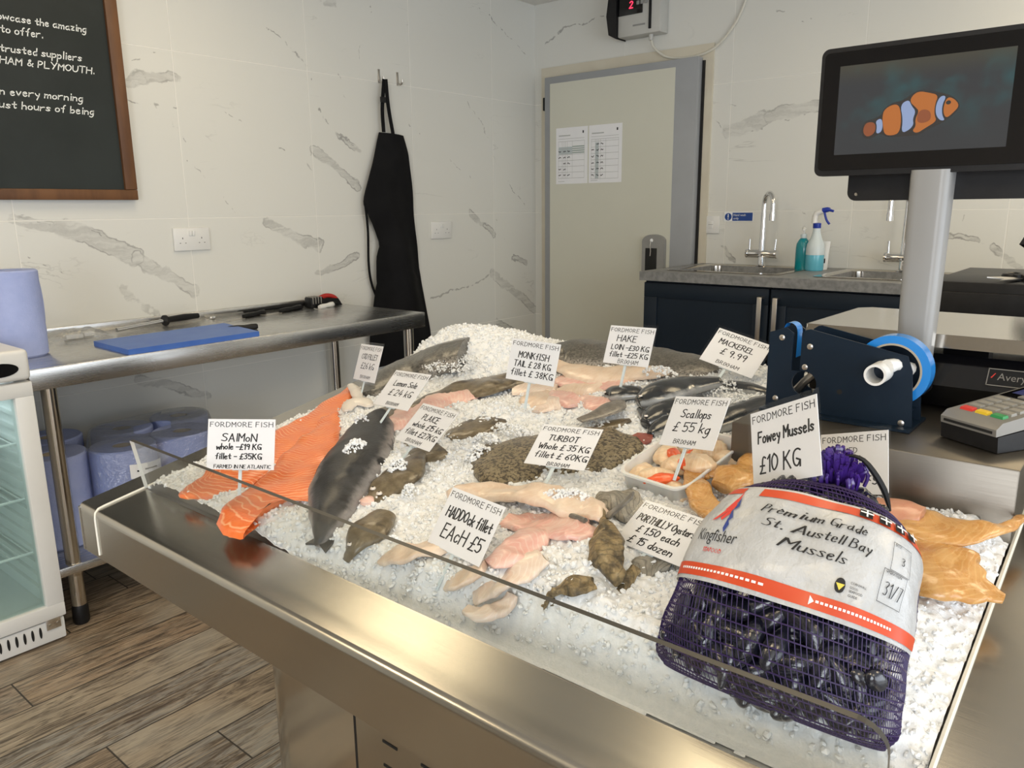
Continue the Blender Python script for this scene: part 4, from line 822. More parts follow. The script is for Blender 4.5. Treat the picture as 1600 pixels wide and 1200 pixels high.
s1 = side(SX, 'side_plate'); s2 = side(SX+.045, 'side_plate')
MB().box((SX-.018, -2.683, BT+.0005), (SX+.066, -2.487, BT+.004)).build('base_flange', 'sealer_navy', t, False)
MB().box((SX+.003, -2.675, BT+.02), (SX+.045, -2.655, .93)).build('spacer', 'sealer_navy', t, False)
k = MB(); k.tube([(SX+.02, -2.52, .93), (SX+.02, -2.535, .95), (SX+.02, -2.55, .965)], .006, 8); k.build('throat_lever', 'brushed_nickel', t)
for y, z in ((-2.507, 1.013), (-2.546, 1.004), (-2.541, .975), (-2.503, .926), (-2.668, .917)):
    MB().lathe((0, 0, 0), [(.0042, 0), (.0040, .0012), (.002, .002)], 12, Matrix.Translation((SX, y, z)) @ Matrix.Rotation(R(-90), 4, 'Y')).build('screw', 'brushed_nickel', t)
MB().cyl((SX-.0006, -2.589, .947), (SX+.001, -2.589, .947), .0035, n=12).build('screw_hole', 'dark_hole', t)
k = MB(); n = 24   # white spool handle: a ring facing out, arm back to the tape core
c = (SX-.022, -2.640, .982)
def ringx(k, x0, x1, y, z, ro, ri, n=28):
    o = [(x0, y+ro*math.cos(2*math.pi*i/n), z+ro*math.sin(2*math.pi*i/n)) for i in range(n)]; i_ = [(x0, y+ri*math.cos(2*math.pi*i/n), z+ri*math.sin(2*math.pi*i/n)) for i in range(n)]
    k.ring(o, i_, (x1-x0, 0, 0))
ringx(k, SX-.034, SX+.003, -2.640, .982, .0135, .0105); k.tube([(SX-.012, -2.648, .990), (SX+.002, -2.655, .992), (SX+.022, -2.668, .984)], [.010, .008, .009], 10); k.build('spool_handle', 'white_plastic', t)
t2 = thing('tape_roll', (SX+.024, -2.652, .982), 'blue adhesive tape roll held in the navy bag sealer', 'tape roll')
k = MB(); ringx(k, SX+.012, SX+.036, -2.648, .981, .046, .036, 48); k.build('tape_winding', 'blue_tape', t2)
k = MB(); ringx(k, SX+.0115, SX+.0365, -2.648, .981, .036, .0335, 48); k.build('tape_core', 'tape_core', t2)
k = MB(); P = cr([(SX+.02, -2.524, .985), (SX+.02, -2.524, 1.02), (SX+.018, -2.520, 1.031), (SX+.016, -2.511, 1.033), (SX+.014, -2.507, 1.026)], 18); V = []
for p in P: V += [(p[0]-.010, p[1], p[2]), (p[0]+.010, p[1], p[2])]
k.add(V, [(2*i, 2*i+1, 2*i+3, 2*i+2) for i in range(17)]).build('loose_tape_tongue', 'blue_tape', t2)
# ---- weighing scale with customer display on a pole
t = thing('weighing_scale', (-2.38, -2.68, BT), 'black shop weighing scale with steel platter and customer screen on a pole', 'scale')
k = MB(); k.prism([(-2.505, -2.500, .912), (-2.525, -2.500, .945), (-2.497, -2.500, .985), (-2.25, -2.500, .985), (-2.25, -2.500, .912)], (0, -.40, 0)); bo = k.build('scale_body', 'black_gloss', t)
for x in (-2.47, -2.29):
    for y in (-2.53, -2.87): MB().cyl((x, y, BT), (x, y, .914), .014).build('foot', 'black_plastic', t)
k = MB(); z = 1.013; k.prism([(-2.515, -2.492, z), (-2.515, -2.905, z), (-2.255, -2.905, z), (-2.255, -2.515, z), (-2.275, -2.497, z)], (0, 0, .002)); k.prism([(-2.5152, -2.492, z+.002), (-2.5152, -2.905, z+.002), (-2.519, -2.905, z-.016), (-2.519, -2.494, z-.016)], (.001, 0, 0)); k.prism([(-2.516, -2.4915, z+.002), (-2.52, -2.4915, z-.016), (-2.275, -2.4965, z-.016), (-2.275, -2.4965, z+.002)], (0, -.001, 0)); k.build('platter', 'polished_steel', t, False)
MB().box((-2.40, -2.72, .985), (-2.36, -2.66, 1.013)).build('platter_post', 'black_plastic', t)
bd = MB(); bf = lambda a, b, off=0.: (-2.5095+(.968+b-.958)*.55+off, -2.736-a, .953+b); nrm = Vector((-.86, 0, .5))*.001
def on_b(d): return lambda a, b: tuple(Vector((-2.520+b*.72, -2.737-a, .952+b))+nrm*d)
rect2(bd, 0, 0, .10, .021, on_b(.6)); bd = bd.build('maker_badge', 'black_gloss', t, False)
k = MB(); f_ = on_b(1.1)
for a0, b0, a1, b1 in ((0, 0, .10, .0012), (0, .0198, .10, .021), (0, 0, .0012, .021), (.0988, 0, .10, .021)): rect2(k, a0, b0, a1, b1, f_)
typeset(k, 'Avery Berkel', .012, .0075, .072, .0085, f_); k.build('badge_lettering', 'silver_plastic', bd, False)
k = MB(); poly2(k, [(.004, .010), (.0055, .009), (.0095, .015), (.0085, .0155), (.0055, .0115)], f_); k.build('badge_tick', 'logo_red', bd, False)
# pole: rounded box, a little slimmer at the base
k = MB(); V = []; P0 = outline(0, 0, .022, .024, .012, 5); n = len(P0)
for z, s_ in ((.958, .78), (.965, .86), (1.05, .95), (1.235, 1.04)): V += [(-2.545+x*s_, -2.652+y*s_, z) for x, y in P0]
k.add(V, [(i*n+j, i*n+(j+1) % n, (i+1)*n+(j+1) % n, (i+1)*n+j) for i in range(3) for j in range(n)]+[tuple(range(n))[::-1], tuple(range(3*n, 4*n))]).build('pole', 'pole_grey', t)
MB().box((-2.565, -2.674, .935), (-2.50, -2.630, .9585), bev=.006).build('pole_socket', 'black_plastic', t)
MX = -2.562
def rr_(y0, z0, y1, z1, r): return [(x, y) for x, y in outline((y0+y1)/2, (z0+z1)/2, (y1-y0)/2, (z1-z0)/2, r, 6)]
k = MB(); o1 = rr_(-2.772, 1.231, -2.502, 1.399, .010); i1 = rr_(-2.742, 1.2535, -2.521, 1.3815, .004)
k.ring([(MX, y, z) for y, z in o1], [(MX, y, z) for y, z in i1], (.012, 0, 0)); n = len(o1); V = [(MX+.012, y, z) for y, z in o1]+[(MX+.034, -2.637+(y+2.637)*.94, 1.314+(z-1.314)*.92) for y, z in o1]; k.add(V, [(i, (i+1) % n, n+(i+1) % n, n+i) for i in range(n)]+[tuple(range(n, 2*n))])
hs = k.build('display_housing', 'black_plastic', t)
MB().prism([(MX-.001, y, z) for y, z in rr_(-2.766, 1.2385, -2.507, 1.393, .006)], (.003, 0, 0)).build('display_glass', 'black_gloss', t, False)
SCR = thing('x', (0, 0, 0), 'x', 'x'); bpy.data.objects.remove(SCR)
def scr(d): return lambda a, b: (MX-.0012-d*.0003, -2.528-a*.205, 1.259+b*.1155)
k = MB(); rect2(k, 0, 0, 1, 1, scr(.5)); so = k.build('screen', 'screen_sea', t, False)
so.data.transform(Matrix.Translation((0, 0, -(1.259-BT)))); so.location.z += 1.259-BT; WM[so.name] = WM[t.name] @ Matrix.Translation((0, 0, 1.259-BT))
# clownfish picture: u right, v up on the screen (0..1)
def px(x, y):    # picture measured in the unit frame of the screen
    return ((x-300)/1090., 1-(y-340+(x-300)*.115)/(555+(x-300)*.02))
def shape(nm, pts, mt, d, sm=True):
    P = pts
    if sm:
        for _ in range(2):
            Q = []
            for a, b in zip(P, P[1:]+P[:1]): Q += [(a[0]*.75+b[0]*.25, a[1]*.75+b[1]*.25), (a[0]*.25+b[0]*.75, a[1]*.25+b[1]*.75)]
            P = Q
    k = MB(); poly2(k, [px(*p) for p in P], scr(d)); return k.build(nm, mt, so, False)
shape('fish_outline', [(480, 720), (500, 670), (570, 655), (610, 625), (620, 590), (680, 550), (740, 540), (790, 500), (840, 470), (940, 480), (1000, 490), (1060, 510), (1105, 560), (1070, 610), (1020, 655), (930, 700), (860, 745), (810, 750), (740, 760), (650, 765), (610, 740), (570, 770), (520, 785), (485, 760)], 'cf_black', 1)
shape('fish_tail', [(492, 720), (510, 680), (560, 675), (578, 700), (572, 745), (530, 770), (500, 755)], 'cf_dark_orange', 2)
shape('fish_white_band', [(572, 668), (612, 648), (625, 700), (615, 738), (582, 748), (585, 700)], 'cf_white', 2)
shape('fish_orange_body', [(615, 640), (625, 595), (680, 562), (722, 568), (742, 650), (738, 735), (690, 755), (640, 750), (625, 700)], 'cf_orange', 2)
shape('fish_white_band', [(725, 565), (778, 530), (800, 570), (830, 600), (815, 650), (825, 680), (800, 715), (750, 738), (752, 650)], 'cf_white', 2)
shape('fish_orange_body', [(785, 545), (800, 505), (840, 480), (900, 488), (962, 500), (945, 560), (948, 620), (968, 655), (900, 700), (850, 735), (818, 720), (840, 690), (830, 650), (850, 600), (830, 580)], 'cf_orange', 2)
shape('fish_fin', [(840, 640), (850, 600), (885, 585), (925, 600), (930, 650), (890, 670), (850, 670)], 'cf_dark_orange', 3)
shape('fish_white_band', [(975, 505), (1012, 505), (990, 560), (996, 620), (1018, 650), (985, 652), (955, 615), (952, 555)], 'cf_white', 3)
shape('fish_face', [(1018, 510), (1060, 520), (1096, 560), (1065, 600), (1025, 638), (1003, 610), (1000, 560)], 'cf_orange', 3)
shape('fish_eye', [(1010, 540), (1030, 528), (1046, 540), (1035, 556), (1015, 555)], 'cf_black', 4)
k = MB(); k.prism([(-2.530, y, z) for y, z in rr_(-2.80, 1.197, -2.540, 1.28, .012)], (.022, 0, 0)); k.build('operator_display', 'black_plastic', t)
MB().lathe((0, 0, 0), [(.0028, 0), (.002, .001)], 12, Matrix.Translation((-2.530, -2.552, 1.206)) @ Matrix.Rotation(R(-90), 4, 'Y')).build('screw', 'chrome', t)
# ---- card payment terminal
a = Vector((-2.662, -2.716, 0)); rt = Vector((-.045, -.0765, 0)).normalized(); bk = Vector((-rt.y*-1*0+.86, -.51, 0)).normalized(); bk = Vector((-rt.y, rt.x, 0)); bk = bk if bk.x > 0 else -bk
T = basis(rt, bk, (0, 0, 1), (a.x, a.y, BT))
t = thing('payment_terminal', tuple(a+rt*.039+bk*.08+Vector((0, 0, BT))), 'grey card payment terminal with coloured keys on the till step', 'card terminal')
w_ = .077
def tl(pts, d): return [T @ Vector(p) for p in pts], (T.to_3x3() @ Vector(d))
k = MB(); P, d = tl([(0, 0, .001), (0, -.002, .020), (0, .16, .036), (0, .165, .001)], (w_, 0, 0)); k.prism(P, d); k.build('dock', 'black_plastic', t)
top = lambda y: .030+.17*y
k = MB(); P, d = tl([(.001, -.004, .0205), (.001, -.005, .029), (.001, .004, .036), (.001, .155, .0555), (.001, .165, .049), (.001, .165, .038)], (w_-.002, 0, 0)); k.prism(P, d); k.build('terminal_body', 'silver_plastic', t)
tf = lambda d_: (lambda x, y: tuple(T @ Vector((x, y, .0355+(.0555-.036)/.151*y+d_))))
k = MB(); k.box((.006, -.0056, .0235), (w_-.006, -.0045, .0265), T); k.build('card_slot', 'dark_hole', t, False)
k = MB(); rect2(k, .004, .086, w_-.004, .152, tf(.0005)); k.build('screen_surround', 'black_gloss', t, False)
k = MB(); rect2(k, .010, .100, w_-.010, .140, tf(.0009)); k.build('lcd', 'lcd', t, False)
def key(x, y, w2, h2, m): 
    k = MB(); f = tf(0); f2 = tf(.0030); V = [f(x, y), f(x+w2, y), f(x+w2, y+h2), f(x, y+h2), f2(x+.0008, y+.0008), f2(x+w2-.0008, y+.0008), f2(x+w2-.0008, y+h2-.0008), f2(x+.0008, y+h2-.0008)]
    k.add(V, [(4, 5, 6, 7), (0, 1, 5, 4), (1, 2, 6, 5), (2, 3, 7, 6), (3, 0, 4, 7)]); return k.build('key', m, t, False)
for r_ in range(5):
    for c_ in range(3): key(.010+.0205*c_, .014+.0135*r_, .0165, .0095, ['key_red', 'key_yellow', 'key_green'][c_] if r_ == 0 else 'key_grey')
k = MB(); P = [T @ Vector(p) for p in ((w_*.35, .088, .0470), (w_*.65, .088, .0470), (w_*.65, .097, .0482), (w_*.35, .097, .0482))]; k.prism(P, (0, 0, .002)); k.build('navigation_key', 'silver_plastic', t, False)
# ---- behind the till: bench, cash drawer, scissors, tablet stand
t = thing('rear_bench', (-1.5, -2.9, 0), 'low steel bench behind the scale carrying the black cash drawer', 'bench')
MB().box((-1.86, -3.4, .87), (-1.25, -2.56, .905), bev=.003).build('bench_top', 'table_steel', t)
for x, y in ((-1.83, -2.60), (-1.28, -2.60), (-1.83, -3.36), (-1.28, -3.36)): MB().cyl((x, y, 0), (x, y, .872), .02).build('leg', 'polished_steel', t)
t = thing('cash_drawer', (-1.5, -2.72, .905), 'black metal cash drawer behind the scale', 'cash drawer')
MB().box((-1.78, -2.95, .906), (-1.32, -2.50, 1.026), bev=.004).build('drawer_case', 'black_plastic', t); MB().box((-1.788, -2.94, .915), (-1.779, -2.512, 1.005), bev=.003).build('drawer_front', 'black_plastic', t)
t = thing('scissors', (-1.72, -2.66, 1.027), 'kitchen scissors lying on the black cash drawer', 'scissors')
k = MB(); k.prism([(-1.77, -2.612, 1.036), (-1.74, -2.640, 1.031), (-1.70, -2.668, 1.031), (-1.692, -2.662, 1.031), (-1.72, -2.632, 1.034)], (0, 0, .002)); k.build('blade', 'brushed_nickel', t, False)
k = MB(); k.prism([(-1.80, -2.640, 1.033), (-1.75, -2.655, 1.031), (-1.70, -2.670, 1.031), (-1.696, -2.66, 1.031), (-1.75, -2.645, 1.033)], (0, 0, .002)); k.build('blade', 'brushed_nickel', t, False)
k = MB(); ring_ = [( -1.655+.030*math.cos(x), -2.645+.017*math.sin(x), 1.034) for x in np.linspace(0, 2*math.pi, 20, False)]; k.tube(ring_, .006, 8, closed=True); k.tube([(-1.685, -2.655, 1.034), (-1.70, -2.664, 1.033)], .007, 8); k.build('finger_loop', 'black_plastic', t)
k = MB(); ring_ = [( -1.655+.034*math.cos(x), -2.695+.018*math.sin(x), 1.034) for x in np.linspace(0, 2*math.pi, 20, False)]; k.tube(ring_, .006, 8, closed=True); k.tube([(-1.685, -2.68, 1.034), (-1.70, -2.667, 1.033)], .007, 8); k.build('finger_loop', 'black_plastic', t)
t = thing('till_tablet', (-1.62, -2.74, 1.027), 'tilted black till screen with hanging cables at the right edge', 'till screen')
k = MB(); k.prism([(-1.71, -2.655, 1.105), (-1.69, -2.668, 1.093), (-1.56, -2.70, 1.20), (-1.58, -2.69, 1.215)], (0, -.24, 0)); k.build('tablet', 'black_gloss', t, False)
MB().tube([(-1.56, -2.77, 1.03), (-1.58, -2.77, 1.09), (-1.62, -2.77, 1.15)], .014, 10).build('stand', 'black_plastic', t); MB().cyl((-1.56, -2.77, 1.0265), (-1.56, -2.77, 1.034), .06, n=28).build('stand_base', 'black_plastic', t)
for q in (0, .012): MB().tube(cr([(-1.66, -2.70-q, 1.10), (-1.67, -2.685-q, 1.07), (-1.66, -2.69-q, 1.045), (-1.63, -2.715-q, 1.04), (-1.60, -2.74-q, 1.06)], 20), .0032, 6).build('cable', 'black_plastic', t)
# ================================================================ ICE
def v0(u): return float(np.interp(u, [0, .2, .35, .6, .72, .85, 1.0, 1.15], [-.075, -.065, -.045, .0, .035, .042, .045, .045]))
def ice_h(u, v):
    b = .016+.054*math.exp(-((u-.13)/.15)**2-((v-.665)/.10)**2)+.014*smooth01((v-.58)/.15)
    b += .007*noise.noise((u*11, v*11, 1))+.004*noise.noise((u*31, v*31, 4))
    for uu, vv, ru, rv, hh in MOUNDS: b += hh*math.exp(-((u-uu)/ru)**2-((v-vv)/rv)**2)
    e = smooth01((v-v0(u))/(.075 if u < .6 else .05)); h = -.045+(b+.045)*e
    side_ = smooth01((u+.004)/.045)*smooth01((1.156-u)/.05); h = (h-(-.004))*side_-.004 if h > -.004 else h
    bk_ = smooth01((.838-v)/.06); return h*bk_+(-.03)*(1-bk_) if v > .77 else h
MOUNDS = [(.755, .175, .045, .060, .020), (.70, .10, .05, .05, .012), (.80, .12, .035, .045, .022), (.86, .06, .06, .04, .010), (.40, .19, .06, .05, .012), (.36, .22, .04, .05, .010), (.68, .25, .07, .04, .016), (.62, .60, .08, .05, .014), (.33, .44, .06, .04, .012), (1.12, .40, .05, .06, .010)]
def ice():
    du = .0026; nu, nv = int(1.150/du), int(.862/du); us = np.linspace(.002, 1.150, nu); vs_ = np.linspace(.004, .866, nv)
    cu, cv = np.linspace(0, 1.153, 60), np.linspace(0, .87, 50); C = np.array([[ice_h(a, b) for a in cu] for b in cv])
    fu = np.clip(us/1.153*59, 0, 58.999); fv = np.clip(vs_/.87*49, 0, 48.999); iu = fu.astype(int); iv = fv.astype(int); a = fu-iu; b = (fv-iv)[:, None]
    H = (C[iv][:, iu]*(1-a)+C[iv][:, iu+1]*a)*(1-b)+(C[iv+1][:, iu]*(1-a)+C[iv+1][:, iu+1]*a)*b
    X, Y = np.meshgrid(us, vs_)
    for cell, amp in ((.0085, .0042), (.0150, .0050)):
        gx, gy = int(1.2/cell)+4, int(.9/cell)+4; jx, jy = rng.random((gy, gx)), rng.random((gy, gx)); rad = .55+.5*rng.random((gy, gx)); hh = rng.random((gy, gx))
        ix, iy = (X/cell).astype(int)+1, (Y/cell).astype(int)+1; best = np.zeros_like(X)
        for dx in (-1, 0, 1):
            for dy in (-1, 0, 1):
                cx, cy = ix+dx, iy+dy; qx = (cx-1+jx[cy, cx])*cell; qy = (cy-1+jy[cy, cx])*cell
                d = np.hypot(X-qx, Y-qy)/(cell*rad[cy, cx]); best = np.maximum(best, np.where(d < 1, np.sqrt(np.clip(1-d*d, 0, 1))*(.35+.65*hh[cy, cx]), 0))
        H = H+best*amp*np.clip((H+.046)/.03, 0, 1)
    o = np.array(O_); P = o+X[..., None]*np.array(Uv)+Y[..., None]*np.array(Vv)+H[..., None]*np.array(Wv)
    V = P.reshape(-1, 3); k = np.arange((nv-1)*nu).reshape(nv-1, nu)[:, :-1].ravel(); F = np.stack([k, k+1, k+nu+1, k+nu], 1)
    keep = (H.reshape(-1)[F].max(1) > -.0425); F = F[keep]
    # loose grains
    t_ = (1+5**.5)/2; ico = np.array([(-1, t_, 0), (1, t_, 0), (-1, -t_, 0), (1, -t_, 0), (0, -1, t_), (0, 1, t_), (0, -1, -t_), (0, 1, -t_), (t_, 0, -1), (t_, 0, 1), (-t_, 0, -1), (-t_, 0, 1)])/1.9
    icf = np.array([(0, 11, 5), (0, 5, 1), (0, 1, 7), (0, 7, 10), (0, 10, 11), (1, 5, 9), (5, 11, 4), (11, 10, 2), (10, 7, 6), (7, 1, 8), (3, 9, 4), (3, 4, 2), (3, 2, 6), (3, 6, 8), (3, 8, 9), (4, 9, 5), (2, 4, 11), (6, 2, 10), (8, 6, 7), (9, 8, 1)])
    N = 26000; gu, gv = rng.random(N)*1.146+.002, rng.random(N)*.862+.004
    gh = H[np.clip((gv/.866*nv).astype(int), 0, nv-1), np.clip((gu/1.150*nu).astype(int), 0, nu-1)]; ok = gh > -.030; gu, gv, gh = gu[ok], gv[ok], gh[ok]
    gs = .0016+.0021*rng.random(len(gu))**2; gh = gh+gs*.2
    pu, pv, ph, ps = [], [], [], []
    for u, v, h, ru, rv, n in PATCH:
        r_ = np.sqrt(rng.random(n)); a_ = rng.random(n)*2*np.pi; uu = u+r_*np.cos(a_)*ru; vv = v+r_*np.sin(a_)*rv
        pu.append(uu); pv.append(vv); ph.append(h-.012*r_**2+.003*rng.random(n)); ps.append(.0011+.0018*rng.random(n)**2)
    if pu: gu = np.concatenate([gu]+pu); gv = np.concatenate([gv]+pv); gh = np.concatenate([gh]+ph); gs = np.concatenate([gs]+ps)
    n = len(gu); q = rng.normal(size=(n, 4)); q /= np.linalg.norm(q, axis=1)[:, None]; w_, x_, y_, z_ = q.T
    Rm = np.stack([1-2*(y_*y_+z_*z_), 2*(x_*y_-z_*w_), 2*(x_*z_+y_*w_), 2*(x_*y_+z_*w_), 1-2*(x_*x_+z_*z_), 2*(y_*z_-x_*w_), 2*(x_*z_-y_*w_), 2*(y_*z_+x_*w_), 1-2*(x_*x_+y_*y_)], 1).reshape(n, 3, 3)
    sc3 = gs[:, None]*(.6+.8*rng.random((n, 3))); G_ = np.einsum('nij,nkj->nki', Rm, ico[None]*sc3[:, None, :]*(1+.25*rng.normal(size=(n, 12, 1))*.6))
    Cn = o+gu[:, None]*np.array(Uv)+gv[:, None]*np.array(Vv)+gh[:, None]*np.array(Wv); GV = (Cn[:, None]+G_).reshape(-1, 3); GF = (icf[None]+12*np.arange(n)[:, None, None]).reshape(-1, 3)+len(V)
    AV = np.concatenate([V, GV])-np.array(S(.575, .43)); me = bpy.data.meshes.new('crushed_ice'); me.vertices.add(len(AV)); me.vertices.foreach_set('co', AV.astype(np.float32).ravel())
    nl = F.size+GF.size; me.loops.add(nl); me.loops.foreach_set('vertex_index', np.concatenate([F.ravel(), GF.ravel()]).astype(np.int32)); npol = len(F)+len(GF); me.polygons.add(npol)
    ls = np.concatenate([np.arange(len(F))*4, F.size+np.arange(len(GF))*3]).astype(np.int32); me.polygons.foreach_set('loop_start', ls); me.polygons.foreach_set('use_smooth', np.concatenate([np.ones(len(F), bool), np.zeros(len(GF), bool)]))
    me.update(calc_edges=True); me.validate(); me.materials.append(MATS['ice']); ob = bpy.data.objects.new('crushed_ice', me); COL.objects.link(ob); ob.location = S(.575, .43)
    tag(ob, 'bed of white crushed ice heaped in the fish counter under all the fish', 'ice', kind='stuff')
PATCH = [(0.356, 0.168, 0.0831, 0.0125, 0.0185, 160), (0.699, 0.217, 0.0582, 0.0329, 0.0125, 260), (0.259, 0.259, 0.071, 0.0092, 0.013, 40), (0.716, 0.221, 0.0625, 0.0242, 0.011, 120), (0.173, 0.558, 0.0598, 0.0701, 0.048, 700), (0.581, 0.605, 0.0459, 0.0434, 0.021, 200), (0.704, 0.665, 0.0412, 0.0413, 0.037, 300), (0.753, 0.607, 0.0481, 0.029, 0.019, 150), (0.417, 0.191, 0.054, 0.0143, 0.015, 120), (0.473, 0.161, 0.04, 0.0134, 0.0135, 90), (0.457, 0.343, 0.038, 0.0273, 0.015, 160), (0.588, 0.66, 0.0565, 0.0335, 0.017, 120), (0.478, 0.298, 0.04, 0.0163, 0.024, 160), (0.469, 0.393, 0.036, 0.0432, 0.016, 260)]
ice()
# ================================================================ FISH
def loft(spine, b, n=44, m_=22, flat=.25, power=2., wob=0., seed=0, flip=1, curl=0.):
    """a body along (u, v, h, half width): rounded above, flatter below; UV.x in metres, UV.y across"""
    C = cr(spine, n); k = MB(); V = []; uv = []; s_ = 0; prev = None
    W0 = max(c[3] for c in C)
    for i, c in enumerate(C):
        p = S(c[0], c[1], c[2]); a = max(c[3], .0008); tg = (S(*C[min(i+1, n-1)][:3])-S(*C[max(i-1, 0)][:3])).normalized(); lat = tg.cross(Wv).normalized(); up = lat.cross(tg).normalized()
        if prev is not None: s_ += (p-prev).length
        prev = p; bb = b*(min(1, a/W0))**.55 if b > 0 else a
        for j in range(m_):
            f = 2*math.pi*j/m_; cx, sy = math.cos(f), math.sin(f); e = 2./power
            x = a*math.copysign(abs(cx)**e, cx); y = bb*math.copysign(abs(sy)**e, sy)*(1 if sy > 0 else flat); y += curl*bb*(x/a)**2
            q = p+lat*x+up*y
            if wob: d = noise.noise_vector((q.x*28+seed, q.y*28, q.z*28)); q = q+d*wob+noise.noise_vector((q.x*80+seed, q.y*80, q.z*80))*wob*.35
            V.append(q); uv.append((s_, .5+.5*x/a))
    F = [(i*m_+j, i*m_+(j+1) % m_, (i+1)*m_+(j+1) % m_, (i+1)*m_+j) for i in range(n-1) for j in range(m_)]+[tuple(range(m_))[::-1], tuple(range((n-1)*m_, n*m_))]
    return k.add(V, F, uv)
def fin(pts, d=.0016, nrm=None):     # thin fin from (u, v, h) outline
    k = MB(); P = [S(*p) for p in pts]; nv = (P[1]-P[0]).cross(P[2]-P[0]).normalized()*d if nrm is None else nrm
    n = len(P); k.add([p-nv/2 for p in P]+[p+nv/2 for p in P], [tuple(range(n))[::-1], tuple(range(n, 2*n))]+[(i, (i+1) % n, n+(i+1) % n, n+i) for i in range(n)], [(i*.01, .5) for i in range(2*n)]); return k
